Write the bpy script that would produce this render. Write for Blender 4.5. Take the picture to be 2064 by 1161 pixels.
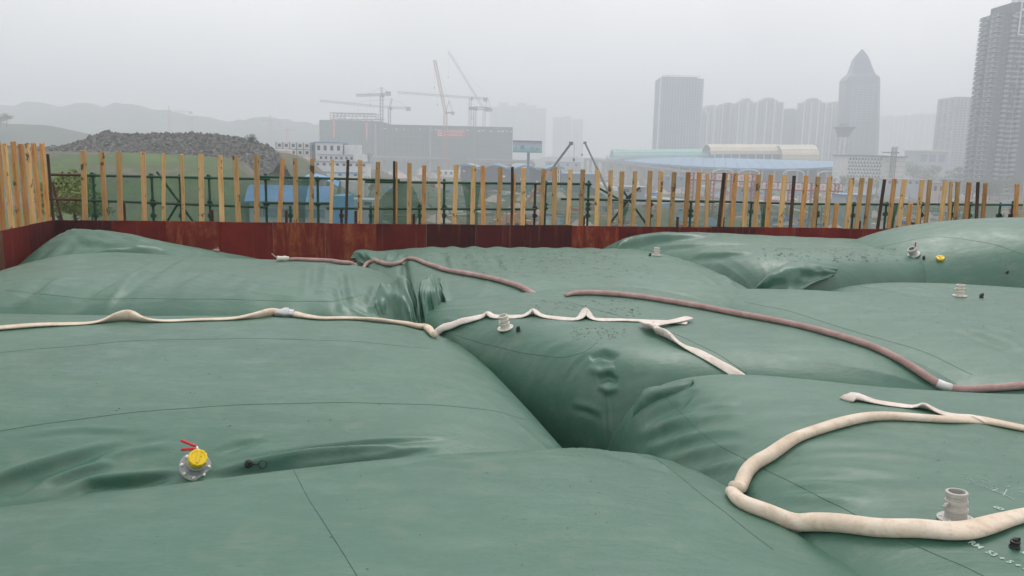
import bpy, bmesh, math, random
import numpy as np
from mathutils import Vector, Matrix
from mathutils.bvhtree import BVHTree
R = math.radians
random.seed(7)
for o in list(bpy.data.objects):
    bpy.data.objects.remove(o)
SC = bpy.context.scene
COL = SC.collection

# ------------------------------------------------------------------ camera
FPX, CX, CY = 1600.0, 1032.0, 580.5           # focal length and centre in photo pixels (2064 x 1161)
PITCH, ROLL, EYE = math.atan(265.5 / FPX), R(1.3), 3.1
cam_d = bpy.data.cameras.new('camera')
cam_d.sensor_width = 36.0
cam_d.lens = 36.0 * FPX / 2064.0
cam_d.clip_start = 0.05
cam_d.clip_end = 12000
cam = bpy.data.objects.new('camera', cam_d)
COL.objects.link(cam)
CAMR = Matrix.Rotation(math.pi / 2 - PITCH, 3, 'X') @ Matrix.Rotation(ROLL, 3, 'Z')
cam.matrix_world = Matrix.Translation((0, 0, EYE)) @ CAMR.to_4x4()
SC.camera = cam

# ------------------------------------------------------------------ overcast sky, soft sun, exposure
SUN_EL, SUN_AZ = R(58), R(20)
w = bpy.data.worlds.new('World')
SC.world = w
w.use_nodes = True
nt = w.node_tree
nt.nodes.clear()
out = nt.nodes.new('ShaderNodeOutputWorld')
bg = nt.nodes.new('ShaderNodeBackground')
sky = nt.nodes.new('ShaderNodeTexSky')
sky.sky_type = 'NISHITA'
sky.sun_disc = False
sky.sun_elevation = SUN_EL
sky.sun_rotation = SUN_AZ
sky.air_density = 1.0
sky.dust_density = 6.0
sky.ozone_density = 1.0
hs = nt.nodes.new('ShaderNodeHueSaturation')   # cloud cover greys the sky and evens it out
hs.inputs['Saturation'].default_value = 0.12
mx = nt.nodes.new('ShaderNodeMix')
mx.data_type = 'RGBA'
mx.inputs[0].default_value = 0.80
mx.inputs[7].default_value = (7.75, 7.55, 7.55, 1)
nt.links.new(sky.outputs[0], hs.inputs['Color'])
nt.links.new(hs.outputs[0], mx.inputs[6])
tcw = nt.nodes.new('ShaderNodeTexCoord')
cn = nt.nodes.new('ShaderNodeTexNoise'); cn.inputs['Scale'].default_value = 3.0; cn.inputs['Detail'].default_value = 4
nt.links.new(tcw.outputs['Generated'], cn.inputs['Vector'])
cr_ = nt.nodes.new('ShaderNodeMapRange'); cr_.inputs['To Min'].default_value = 0.90; cr_.inputs['To Max'].default_value = 1.10
cr_.inputs['From Min'].default_value = 0.3; cr_.inputs['From Max'].default_value = 0.7
nt.links.new(cn.outputs['Fac'], cr_.inputs['Value'])
cs_ = nt.nodes.new('ShaderNodeVectorMath'); cs_.operation = 'SCALE'      # slightly uneven cloud cover
nt.links.new(mx.outputs[2], cs_.inputs[0]); nt.links.new(cr_.outputs[0], cs_.inputs['Scale'])
nt.links.new(cs_.outputs[0], bg.inputs[0])
bg.inputs[1].default_value = 0.15
nt.links.new(bg.outputs[0], out.inputs[0])

sun_d = bpy.data.lights.new('sun', 'SUN')
sun_d.energy = 1.0
sun_d.angle = R(25)
sun_d.color = (1.0, 0.97, 0.93)
sun = bpy.data.objects.new('sun', sun_d)
COL.objects.link(sun)
sun.rotation_euler = (R(90) - SUN_EL, 0, math.pi - SUN_AZ)

SC.view_settings.view_transform = 'Standard'
SC.view_settings.look = 'None'
SC.view_settings.exposure = 0.10
SC.view_settings.gamma = 1.0
SC.view_settings.use_curve_mapping = False
SC.render.engine = 'CYCLES'
SC.cycles.max_bounces = 8
SC.cycles.diffuse_bounces = 3
SC.cycles.glossy_bounces = 3
SC.cycles.transparent_max_bounces = 16
SC.cycles.volume_bounces = 4
SC.cycles.use_denoising = True

# ------------------------------------------------------------------ view helpers: where a ray of the photo meets the place
def ray(px, py):
    d = CAMR @ Vector(((px - CX) / FPX, -(py - CY) / FPX, -1.0))
    return d.normalized()
def gp(px, py, z):
    d = ray(px, py)
    t = (z - EYE) / d.z
    return Vector((d.x * t, d.y * t, z))
def at(px, py, Y):
    d = ray(px, py)
    t = Y / d.y
    return Vector((d.x * t, Y, EYE + d.z * t))

# ------------------------------------------------------------------ object helpers
def tag(o, label=None, cat=None, group=None, kind=None):
    if label: o['label'] = label
    if cat: o['category'] = cat
    if group: o['group'] = group
    if kind: o['kind'] = kind
    return o
def empty(name, loc=(0, 0, 0), label=None, cat=None, group=None, rz=0):
    o = bpy.data.objects.new(name, None)
    o.empty_display_size = 0.2
    o.location = loc
    o.rotation_euler = (0, 0, rz)
    COL.objects.link(o)
    return tag(o, label, cat, group)
def mesh_obj(name, me, mats, parent=None, smooth=False):
    for m in (mats if isinstance(mats, (list, tuple)) else [mats]):
        me.materials.append(m)
    if smooth:
        me.polygons.foreach_set('use_smooth', [True] * len(me.polygons))
    o = bpy.data.objects.new(name, me)
    COL.objects.link(o)
    if parent is not None:
        o.parent = parent
    return o
class MB:
    """collects shapes of one object"""
    def __init__(s):
        s.v = []; s.f = []; s.m = []
    def add(s, vs, fs, mi=0):
        b = len(s.v)
        s.v += [tuple(p) for p in vs]
        s.f += [tuple(b + i for i in f) for f in fs]
        s.m += [mi] * len(fs)
        return s
    def box(s, c, size, rz=0.0, mi=0, top=None):
        """top = (sx, sy) scale of the upper face"""
        hx, hy, hz = size[0] / 2, size[1] / 2, size[2] / 2
        tx, ty = top or (1, 1)
        ca, sa = math.cos(rz), math.sin(rz)
        vs = []
        for z, kx, ky in ((-hz, 1, 1), (hz, tx, ty)):
            for x, y in ((-hx, -hy), (hx, -hy), (hx, hy), (-hx, hy)):
                x, y = x * kx, y * ky
                vs.append((c[0] + x * ca - y * sa, c[1] + x * sa + y * ca, c[2] + z))
        return s.add(vs, [(0, 3, 2, 1), (4, 5, 6, 7), (0, 1, 5, 4), (1, 2, 6, 5), (2, 3, 7, 6), (3, 0, 4, 7)], mi)
    def bar(s, a, b, wd, ht=None, mi=0, up=(0, 0, 1)):
        """rectangular bar from a to b"""
        a, b = Vector(a), Vector(b)
        ht = ht or wd
        t = (b - a).normalized()
        u = Vector(up)
        if abs(t.dot(u)) > 0.98: u = Vector((0, 1, 0))
        sd = t.cross(u).normalized()
        n = sd.cross(t)
        vs = []
        for p in (a, b):
            for i, j in ((-1, -1), (1, -1), (1, 1), (-1, 1)):
                vs.append(p + sd * (i * wd / 2) + n * (j * ht / 2))
        return s.add(vs, [(0, 3, 2, 1), (4, 5, 6, 7), (0, 1, 5, 4), (1, 2, 6, 5), (2, 3, 7, 6), (3, 0, 4, 7)], mi)
    def tube(s, pts, r, n=10, mi=0, cap=True):
        pts = [Vector(p) for p in pts]
        rr = r if isinstance(r, (list, tuple)) else [r] * len(pts)
        vs = []; fs = []
        ref = None
        for i, p in enumerate(pts):
            t = (pts[min(i + 1, len(pts) - 1)] - pts[max(i - 1, 0)]).normalized()
            if ref is None:
                ref = Vector((0, 0, 1)) if abs(t.z) < 0.9 else Vector((1, 0, 0))
            sd = t.cross(ref).normalized()
            ref = sd.cross(t).normalized()
            for k in range(n):
                a = 2 * math.pi * k / n
                vs.append(p + sd * (math.cos(a) * rr[i]) + ref * (math.sin(a) * rr[i]))
        for i in range(len(pts) - 1):
            for k in range(n):
                fs.append((i * n + k, i * n + (k + 1) % n, (i + 1) * n + (k + 1) % n, (i + 1) * n + k))
        if cap:
            fs.append(tuple(range(n - 1, -1, -1)))
            fs.append(tuple((len(pts) - 1) * n + k for k in range(n)))
        return s.add(vs, fs, mi)
    def lathe(s, prof, n=24, c=(0, 0, 0), mi=0):
        """prof: (radius, z) list"""
        vs = []; fs = []
        for r, z in prof:
            for k in range(n):
                a = 2 * math.pi * k / n
                vs.append((c[0] + math.cos(a) * r, c[1] + math.sin(a) * r, c[2] + z))
        for i in range(len(prof) - 1):
            for k in range(n):
                fs.append((i * n + k, i * n + (k + 1) % n, (i + 1) * n + (k + 1) % n, (i + 1) * n + k))
        fs.append(tuple(range(n - 1, -1, -1)))
        fs.append(tuple((len(prof) - 1) * n + k for k in range(n)))
        return s.add(vs, fs, mi)
    def mesh(s, name):
        me = bpy.data.meshes.new(name)
        me.from_pydata(s.v, [], s.f)
        me.polygons.foreach_set('material_index', s.m)
        me.update()
        return me
    def build(s, name, mats, parent=None, smooth=False, angle=None, **kw):
        off = Vector((0, 0, 0)); q = parent
        while q is not None:
            off += q.location; q = q.parent
        if off.length > 0:
            s.v = [(p[0] - off.x, p[1] - off.y, p[2] - off.z) for p in s.v]
        o = mesh_obj(name, s.mesh(name), mats, parent, smooth)
        tag(o, **kw)
        if angle:
            o.data.set_sharp_from_angle(angle=R(angle))
        return o

# ------------------------------------------------------------------ material helpers
def mat(name, col, rough=0.6, metal=0.0, spec=0.5, alpha=None, emit=None):
    m = bpy.data.materials.new(name)
    m.use_nodes = True
    b = m.node_tree.nodes['Principled BSDF']
    b.inputs['Base Color'].default_value = (*col, 1)
    b.inputs['Roughness'].default_value = rough
    b.inputs['Metallic'].default_value = metal
    b.inputs['Specular IOR Level'].default_value = spec
    if alpha is not None: b.inputs['Alpha'].default_value = alpha
    return m
def N(nt, t, **kw):
    n = nt.nodes.new(t)
    for k, v in kw.items():
        if k.startswith('_'): setattr(n, k[1:], v)
        else: n.inputs[k.replace('_', ' ')].default_value = v
    return n
def ramp(nt, src, stops):
    r = nt.nodes.new('ShaderNodeValToRGB')
    e = r.color_ramp.elements
    while len(e) < len(stops): e.new(0.5)
    for i, (p, c) in enumerate(stops):
        e[i].position = p
        e[i].color = c if len(c) == 4 else (*c, 1)
    nt.links.new(src, r.inputs[0])
    return r.outputs[0]
def mixc(nt, f, a, b, mode='MIX'):
    m = nt.nodes.new('ShaderNodeMix')
    m.data_type = 'RGBA'; m.blend_type = mode
    for s, i in ((f, 0), (a, 6), (b, 7)):
        if isinstance(s, (int, float)): m.inputs[i].default_value = s
        elif isinstance(s, tuple): m.inputs[i].default_value = s if len(s) == 4 else (*s, 1)
        else: nt.links.new(s, m.inputs[i])
    return m.outputs[2]
def coords(nt, kind='Object', scale=(1, 1, 1), rot=(0, 0, 0)):
    t = nt.nodes.new('ShaderNodeTexCoord')
    mp = nt.nodes.new('ShaderNodeMapping')
    mp.inputs['Scale'].default_value = scale
    mp.inputs['Rotation'].default_value = rot
    nt.links.new(t.outputs[kind], mp.inputs[0])
    return mp.outputs[0]
def noise(nt, vec, scale, detail=4, rough=0.55, dist=0.0):
    n = N(nt, 'ShaderNodeTexNoise', Scale=scale, Detail=detail, Roughness=rough, Distortion=dist)
    nt.links.new(vec, n.inputs['Vector'])
    return n.outputs['Fac']
def varied(name, stops, scale=3.0, rough=0.7, stretch=(1, 1, 1), bump=0.0, spec=0.4, perobj=0.0, detail=5, metal=0.0):
    """noise coloured surface"""
    m = mat(name, (0.5, 0.5, 0.5), rough, metal, spec)
    t = m.node_tree
    b = t.nodes['Principled BSDF']
    v = coords(t, 'Object', stretch)
    if perobj:
        oi = t.nodes.new('ShaderNodeObjectInfo')
        ad = t.nodes.new('ShaderNodeVectorMath'); ad.operation = 'MULTIPLY_ADD'
        ad.inputs[1].default_value = (37, 23, 51)
        t.links.new(oi.outputs['Random'], ad.inputs[0]); t.links.new(v, ad.inputs[2])
        v = ad.outputs[0]
    f = noise(t, v, scale, detail)
    c = ramp(t, f, stops)
    if perobj:
        mr = N(t, 'ShaderNodeMapRange'); mr.inputs['To Min'].default_value = 1 - perobj; mr.inputs['To Max'].default_value = 1 + perobj * 0.6
        t.links.new(oi.outputs['Random'], mr.inputs['Value'])
        cb = t.nodes.new('ShaderNodeVectorMath'); cb.operation = 'SCALE'
        t.links.new(c, cb.inputs[0]); t.links.new(mr.outputs[0], cb.inputs['Scale'])
        c = cb.outputs[0]
    t.links.new(c, b.inputs['Base Color'])
    if bump:
        bn = N(t, 'ShaderNodeBump', Strength=bump, Distance=0.01)
        t.links.new(f, bn.inputs['Height']); t.links.new(bn.outputs[0], b.inputs['Normal'])
    return m

# ================================================================== the yard: floor and pillow tanks
def bag_material():
    m = mat('coated green canvas', (0.06, 0.13, 0.1), 0.5, 0, 0.65)
    t = m.node_tree; b = t.nodes['Principled BSDF']
    v = coords(t, 'Object')
    big = noise(t, v, 0.7, 5, 0.6)
    mid = noise(t, coords(t, 'Object', (1, 3.2, 2), (0, 0, 0.3)), 2.2, 6, 0.65)
    c = ramp(t, big, [(0.30, (0.034, 0.108, 0.072)), (0.55, (0.044, 0.132, 0.090)), (0.75, (0.058, 0.150, 0.106))])
    c = mixc(t, ramp(t, mid, [(0.48, (0, 0, 0)), (0.68, (0.6, 0.6, 0.6))]), c, (0.085, 0.172, 0.125))
    # dried dust in flat patches and dark specks of debris
    dust = noise(t, v, 3.5, 8, 0.7)
    c = mixc(t, ramp(t, dust, [(0.54, (0, 0, 0)), (0.68, (0.5, 0.5, 0.5))]), c, (0.13, 0.185, 0.14))
    sp = noise(t, coords(t, 'Object', (26, 60, 30), (0, 0, 0.4)), 1.0, 2, 0.5)
    spm = noise(t, v, 1.4, 2)
    s1 = ramp(t, sp, [(0.66, (0, 0, 0)), (0.74, (1, 1, 1))])
    s2 = ramp(t, spm, [(0.42, (0, 0, 0)), (0.6, (0.55, 0.55, 0.55))])
    c = mixc(t, mixc(t, 1.0, s1, s2, 'MULTIPLY'), c, (0.022, 0.045, 0.033))
    t.links.new(c, b.inputs['Base Color'])
    rg = ramp(t, dust, [(0.35, (0.36, 0.36, 0.36)), (0.65, (0.52, 0.52, 0.52))])
    t.links.new(rg, b.inputs['Roughness'])
    fine = noise(t, coords(t, 'Object', (1, 2.4, 1), (0, 0, 0.5)), 7.0, 6, 0.6)
    grain = noise(t, v, 60, 2, 0.5)
    b1 = N(t, 'ShaderNodeBump', Strength=0.22, Distance=0.02)
    t.links.new(fine, b1.inputs['Height'])
    b2 = N(t, 'ShaderNodeBump', Strength=0.10, Distance=0.003)
    t.links.new(grain, b2.inputs['Height']); t.links.new(b1.outputs[0], b2.inputs['Normal'])
    rn_ = N(t, 'ShaderNodeTexNoise', Scale=1.3, Detail=5, Roughness=0.5, Distortion=0.6)
    rn_.noise_type = 'RIDGED_MULTIFRACTAL'
    t.links.new(coords(t, 'Object', (0.8, 2.0, 1.5), (0, 0, 0.8)), rn_.inputs['Vector'])
    b3 = N(t, 'ShaderNodeBump', Strength=0.30, Distance=0.010)
    t.links.new(rn_.outputs['Fac'], b3.inputs['Height']); t.links.new(b2.outputs[0], b3.inputs['Normal'])
    t.links.new(b3.outputs[0], b.inputs['Normal'])
    return m
M_BAG = bag_material()

def vnoise(x, y, seed):
    """smooth value noise on arrays, about -1..1"""
    rs = np.random.RandomState(seed)
    g = rs.uniform(-1, 1, (64, 64))
    xi = np.floor(x).astype(int); yi = np.floor(y).astype(int)
    fx = x - xi; fy = y - yi
    fx = fx * fx * (3 - 2 * fx); fy = fy * fy * (3 - 2 * fy)
    a = g[xi % 64, yi % 64]; b_ = g[(xi + 1) % 64, yi % 64]
    c = g[xi % 64, (yi + 1) % 64]; d = g[(xi + 1) % 64, (yi + 1) % 64]
    return (a * (1 - fx) + b_ * fx) * (1 - fy) + (c * (1 - fx) + d * fx) * fy
def seg_dist(X, Y, pts):
    """distance to a polyline, parameter 0..1 along it, signed side"""
    best = np.full(X.shape, 1e9); par = np.zeros(X.shape); side = np.zeros(X.shape)
    L = [math.dist(pts[i], pts[i + 1]) for i in range(len(pts) - 1)]
    tot = sum(L); acc = 0
    for i in range(len(pts) - 1):
        ax, ay = pts[i]; bx, by = pts[i + 1]
        dx, dy = bx - ax, by - ay
        t = np.clip(((X - ax) * dx + (Y - ay) * dy) / (L[i] ** 2), 0, 1)
        qx, qy = ax + t * dx, ay + t * dy
        d = np.hypot(X - qx, Y - qy)
        m = d < best
        best = np.where(m, d, best)
        par = np.where(m, (acc + t * L[i]) / tot, par)
        side = np.where(m, np.sign((X - ax) * dy - (Y - ay) * dx), side)
        acc += L[i]
    return best, par, side

BAGS = {}
def bag(key, label, quad, H, n=(240, 200), seam=0.55, p=3.2, q=0.36, bow=0.05, ears=(), folds=(), corner=(0.03,) * 4,
        edge=(), tilt=(0, 0), lumps=0.03, seed=1, pu=None, cr=1.6):
    """quad: near-left, near-right, far-right, far-left plan corners (x, y)
    ears: (u, v, (x, y, z), radius in uv, power); folds: (polyline xy, amplitude, width, z-mode)
    edge: (side, amplitude, wavelength, reach)"""
    nx, ny = n
    a = np.linspace(-1, 1, nx); b = np.linspace(-1, 1, ny)
    U, V = np.meshgrid(np.sin(a * np.pi / 2), np.sin(b * np.pi / 2), indexing='ij')
    pa = pu or p
    F = (np.clip(1 - np.abs(U) ** pa, 0, 1) ** q) * (np.clip(1 - np.abs(V) ** p, 0, 1) ** q)
    Q = [np.array(c[:2], float) for c in quad]
    Ub = U * (1 - bow * (1 - V ** 2) * 0 - bow * 0)
    # sides bow out a little where the bag is full, corners stay pointed
    Uo = U * (1 + bow * (1 - V ** 2)); Vo = V * (1 + bow * (1 - U ** 2))
    s = (Uo + 1) / 2; t = (Vo + 1) / 2
    X = Q[0][0] * (1 - s) * (1 - t) + Q[1][0] * s * (1 - t) + Q[2][0] * s * t + Q[3][0] * (1 - s) * t
    Y = Q[0][1] * (1 - s) * (1 - t) + Q[1][1] * s * (1 - t) + Q[2][1] * s * t + Q[3][1] * (1 - s) * t
    Z = seam + (H - seam) * F
    Z = Z + (tilt[0] * U + tilt[1] * V) * F
    Z = Z + lumps * F * vnoise(X * 0.55 + seed * 3.1, Y * 0.55 + 5, seed)
    Z = Z + lumps * 0.25 * np.minimum(F * 2, 1) * vnoise(X * 1.9 + 7, Y * 1.9 + seed, seed + 1)
    # gathers that run out of the corners
    for ci, (cu, cv) in enumerate(((-1, -1), (1, -1), (1, 1), (-1, 1))):
        A = corner[ci] if ci < len(corner) else 0.03
        if not A: continue
        cxy = Q[ci]; mid = sum(Q) / 4
        th0 = math.atan2(mid[1] - cxy[1], mid[0] - cxy[0])
        dx, dy = X - cxy[0], Y - cxy[1]
        r = np.hypot(dx, dy)
        th = np.arctan2(dy, dx) - th0
        th = (th + np.pi) % (2 * np.pi) - np.pi
        ph = th * 13 + 2.2 * vnoise(th * 5 + seed, r * 0.9, seed + 7 + ci)
        w_ = np.exp(-(r / cr) ** 2) * np.clip(r / 0.35, 0, 1)
        rid = (1 - 2 * np.abs(np.sin(ph)) ** 0.8) * (0.5 + 0.7 * vnoise(th * 3 + 9, r * 1.1 + seed, seed + 31))
        Z = Z + A * rid * w_ * np.clip(F * 3, 0, 1)
    for (sd, A, lam, reach) in edge:
        # gathers square to one edge
        if sd in 'LR':
            d = (1 + U if sd == 'L' else 1 - U) * math.dist(Q[0], Q[1]) / 2; along = V * math.dist(Q[0], Q[3]) / 2
        else:
            d = (1 + V if sd == 'N' else 1 - V) * math.dist(Q[0], Q[3]) / 2; along = U * math.dist(Q[0], Q[1]) / 2
        al = along + 0.25 * lam * vnoise(d * 1.5, along * 1.2, seed + 20)
        ph = al * 2 * np.pi / lam + 2.0 * vnoise(along * 0.8, d * 0.3, seed + 21)
        amp = 0.45 + 0.55 * vnoise(along * 1.3 + 3, d * 0.7, seed + 22)
        Z = Z + A * np.sin(ph) * amp * np.exp(-(d / reach) ** 2) * np.clip(d / 0.05, 0, 1)
    for f in folds:
        pts, A, wd = f[0], f[1], f[2]
        d, par, side = seg_dist(X, Y, [tuple(c[:2]) for c in pts])
        env = np.sin(np.pi * np.clip(par, 0.0, 1.0)) ** 0.6
        if len(f) > 3 and f[3] == 'in': env = np.clip(1 - par, 0, 1) ** 0.7
        if len(f) > 3 and f[3] == 'dent': env = 1.0
        Z = Z + A * env * np.exp(-(d / wd) ** 2)
        if not (len(f) > 3 and f[3] == 'dent'):
            Z = Z - 0.45 * A * env * np.exp(-((d - 1.9 * wd) / wd) ** 2)
    Z = np.maximum(Z, 0.02)
    P = np.stack([X, Y, Z], -1)
    for (u0, v0, tgt, rad, pw) in ears:
        i0 = int(np.argmin(np.abs(np.sin(a * np.pi / 2) - u0))); j0 = int(np.argmin(np.abs(np.sin(b * np.pi / 2) - v0)))
        base = P[i0, j0].copy()
        d = np.hypot((U - u0) / rad[0], (V - v0) / rad[1])
        w_ = np.clip(1 - d, 0, 1) ** pw
        P = P + (np.array(tgt, float) - base)[None, None] * w_[..., None]
    # lower sheet
    Xb, Yb = X, Y
    Zb = seam - seam * np.clip(F * 1.6, 0, 1) ** 0.8
    nb = 24
    verts = P.reshape(-1, 3)
    idx = np.arange(nx * ny).reshape(nx, ny)
    f1 = np.stack([idx[:-1, :-1], idx[1:, :-1], idx[1:, 1:], idx[:-1, 1:]], -1).reshape(-1, 4)
    # the under side: a skirt from the seam down to the floor, drawn in a little
    ring = np.concatenate([idx[:, 0], idx[-1, 1:], idx[-2::-1, -1], idx[0, -2:0:-1]])
    cen = verts[ring].mean(0)
    allv = [verts]; faces = [f1]; prev = ring; base = nx * ny
    for zf, k in ((0.5, 0.985), (0.0, 0.93)):
        rv = verts[ring].copy()
        rv[:, :2] = cen[:2] + (rv[:, :2] - cen[:2]) * k
        rv[:, 2] = verts[ring][:, 2] * zf + 0.012 * (1 - zf)
        allv.append(rv)
        cur = np.arange(base, base + len(ring)); base += len(ring)
        faces.append(np.stack([np.roll(prev, -1), prev, cur, np.roll(cur, -1)], -1))
        prev = cur
    verts = np.concatenate(allv); faces = np.concatenate(faces)
    BAGS[key] = dict(label=label, verts=verts, faces=faces, top=nx * ny, cen=cen)
def own_hit(key, px, py):
    d = BAGS[key]
    if 'bvh' not in d:
        d['bvh'] = BVHTree.FromPolygons(d['verts'].tolist(), d['faces'].tolist())
    p_, n_, i_, q_ = d['bvh'].ray_cast(Vector((0, 0, EYE)), ray(px, py))
    if p_ is None: return None
    c_ = Vector((0, 0, EYE)) - p_
    return np.array(p_), np.array(n_ if n_.dot(c_) > 0 else -n_)
def crease(key, px, amp, width, shape='ridge', taper='both'):
    """presses or raises a fold along a line on the canvas"""
    d = BAGS[key]
    hs_ = [h for h in (own_hit(key, x, y) for x, y in px) if h is not None]
    if len(hs_) < 2: return
    d['todo'] = d.get('todo', []) + [(hs_, amp, width, shape, taper)]
def press(key):
    d = BAGS[key]
    V_ = d['verts']; T = d['top']
    P = V_[:T]
    D = np.zeros_like(P)
    for hs_, amp, width, shape, taper in d.get('todo', []):
        pts = [h[0] for h in hs_]; nrm = sum(h[1] for h in hs_); nrm = nrm / np.linalg.norm(nrm)
        lo = np.min(pts, 0) - width * 4; hi = np.max(pts, 0) + width * 4
        sel = np.where(np.all((P > lo) & (P < hi), 1))[0]
        if not len(sel): continue
        S = P[sel]
        L = [np.linalg.norm(pts[i + 1] - pts[i]) + 1e-9 for i in range(len(pts) - 1)]
        tot = sum(L); acc = 0
        best = np.full(len(S), 1e9); par = np.zeros(len(S)); side = np.zeros(len(S))
        for i in range(len(pts) - 1):
            a_, b_ = pts[i], pts[i + 1]
            e = (b_ - a_) / L[i]
            t = np.clip((S - a_) @ e / L[i], 0, 1)
            q_ = a_ + t[:, None] * (b_ - a_)
            r = S - q_
            dist = np.linalg.norm(r, axis=1)
            m = dist < best
            sd = r @ np.cross(nrm, e)
            best = np.where(m, dist, best); par = np.where(m, (acc + t * L[i]) / tot, par); side = np.where(m, sd, side)
            acc += L[i]
        env = np.sin(np.pi * np.clip(par, 0, 1)) ** 0.7 if taper == 'both' else np.clip(1 - par, 0, 1) ** 0.8 if taper == 'end' else np.ones(len(S))
        x = best / width
        if shape == 'ridge':
            k = np.exp(-x ** 2) - 0.5 * np.exp(-((x - 1.7) / 0.9) ** 2)
        elif shape == 'step':          # one side up, the other down: an overlapping fold
            sx = side / width
            k = sx * np.exp(-0.5 * sx ** 2 - 0.5 * np.maximum(x ** 2 - sx ** 2, 0)) * 1.6
        else:
            k = np.exp(-x ** 2)
        D[sel] += (amp * env * k)[:, None] * nrm
    V_[:T] += D
def finish_bags():
    for key, d in BAGS.items():
        press(key)
        verts, faces, cen = d['verts'], d['faces'], d['cen']
        me = bpy.data.meshes.new('water_bag')
        me.vertices.add(len(verts)); me.vertices.foreach_set('co', verts.astype(np.float32).ravel())
        me.loops.add(len(faces) * 4); me.loops.foreach_set('vertex_index', faces.astype(np.int32).ravel())
        me.polygons.add(len(faces)); me.polygons.foreach_set('loop_start', np.arange(0, len(faces) * 4, 4, dtype=np.int32))
        me.polygons.foreach_set('loop_total', np.full(len(faces), 4, np.int32))
        me.update(); me.validate()
        root = empty('water_bag', (float(cen[0]), float(cen[1]), 0), d['label'], 'water bag', 'green pillow water bags in the yard')
        o = mesh_obj('canvas_skin', me, M_BAG, None, True)
        o.parent = root
        o.matrix_parent_inverse = Matrix.Translation(root.location).inverted()
        d['root'] = root; d['skin'] = o

def G(px, py, z=1.5):
    v = gp(px, py, z); return (v.x, v.y)

# --- front left: its back edge is the low crest across the bottom of the picture
bag('A', 'green water bag nearest the camera, its long crest crossing the bottom left',
    [(-5.2, -0.2), (2.95, 0.2), (1.12, 5.05), (-5.0, 2.72)], 1.6, n=(280, 240), seed=3, tilt=(0.035, 0.0), p=6.5, bow=0.02,
    lumps=0.03, corner=(0, 0.0, 0.012, 0.0))
bag('B', 'broad green water bag at the left with a yellow capped valve in its dented front',
    [(-6.4, 3.72), (0.95, 3.72), (-0.50, 8.85), (-7.3, 8.3)], 1.53, n=(380, 420), seed=11, p=3.7, pu=5.0, bow=0.01,
    lumps=0.02, corner=(0.0, 0.01, 0.01, 0.0))
bag('C', 'green water bag in the centre, its puckered corner pointing at the camera',
    [(0.80, 6.15), (4.2, 5.85), (1.65, 11.2), (-1.65, 8.8)], 1.56, n=(300, 300), seed=23, p=6.0, bow=0.02,
    lumps=0.02, corner=(0.0, 0.01, 0.01, 0.01))
bag('D', 'green water bag right of centre, behind the long pink hose',
    [(3.5, 5.3), (8.9, 4.4), (7.2, 10.5), (1.6, 11.4)], 1.54, n=(220, 200), seed=31, p=4.5, bow=0.02, lumps=0.02, corner=(0.0, 0, 0, 0))
bag('E', 'green water bag at the lower right under the fat hose loop, with a raised ear',
    [(1.30, 1.6), (6.4, 1.0), (7.5, 5.72), (0.76, 6.02)], 1.57, n=(320, 320), seed=41, p=8.0, bow=0.01, tilt=(-0.05, 0.0), lumps=0.02,
    corner=(0.0, 0, 0.0, 0.0), ears=[(-0.90, 0.90, (1.09, 5.66, 1.45), (0.5, 0.42), 1.7)], edge=[('L', 0.012, 0.34, 1.5)])
# --- second row
bag('G', 'wrinkled green water bag along the left wall, behind the white flat hose',
    [(-6.9, 7.4), (-0.74, 8.1), (-1.45, 11.9), (-7.6, 12.7)], 1.60, n=(300, 240), seed=53, p=5.0, bow=0.01, lumps=0.03,
    corner=(0.02, 0.02, 0.02, 0.02), edge=[('N', 0.01, 0.5, 1.2)])
bag('H', 'green water bag with a tall peaked corner against the left end of the red wall',
    [(-7.75, 10.8), (-5.0, 11.3), (-2.7, 14.2), (-7.85, 13.4)], 1.35, n=(180, 160), seed=59, p=2.6, lumps=0.02,
    corner=(0.02, 0.02, 0.02, 0.03), ears=[(-0.85, 0.8, (-7.15, 12.8, 1.78), (1.6, 1.5), 1.6)])
bag('I', 'green water bag with ruffled left end in front of the middle of the red wall',
    [(-0.95, 8.15), (3.55, 9.3), (3.6, 15.1), (-3.3, 14.2)], 1.61, n=(300, 260), seed=61, p=5.0, bow=0.01, lumps=0.02,
    corner=(0.015, 0.01, 0.01, 0.02), edge=[('F', 0.040, 0.27, 1.3), ('R', 0.02, 0.3, 0.9)])
bag('J', 'green water bag with a folded back edge, right of the middle of the red wall',
    [(3.6, 10.9), (8.9, 13.4), (8.5, 15.5), (1.2, 14.95)], 1.74, n=(240, 220), seed=71, p=7.0, lumps=0.02, tilt=(-0.08, 0.06),
    corner=(0.012, 0.01, 0.01, 0.02), edge=[('F', 0.015, 0.45, 1.0)])
bag('K', 'tallest green water bag at the far right, hiding the end of the red wall',
    [(5.9, 12.2), (13.5, 10.4), (13.8, 15.9), (5.5, 15.4)], 2.27, n=(240, 220), seed=83, p=2.4, pu=2.4, lumps=0.02, corner=(0, 0, 0, 0))
bag('L', 'flat green water bag at the right holding an open grey coupling',
    [(3.7, 9.4), (7.2, 6.8), (12.5, 9.8), (4.5, 12.2)], 1.5, n=(240, 200), seed=97, p=5.0, lumps=0.02, corner=(0.01, 0, 0, 0))

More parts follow.
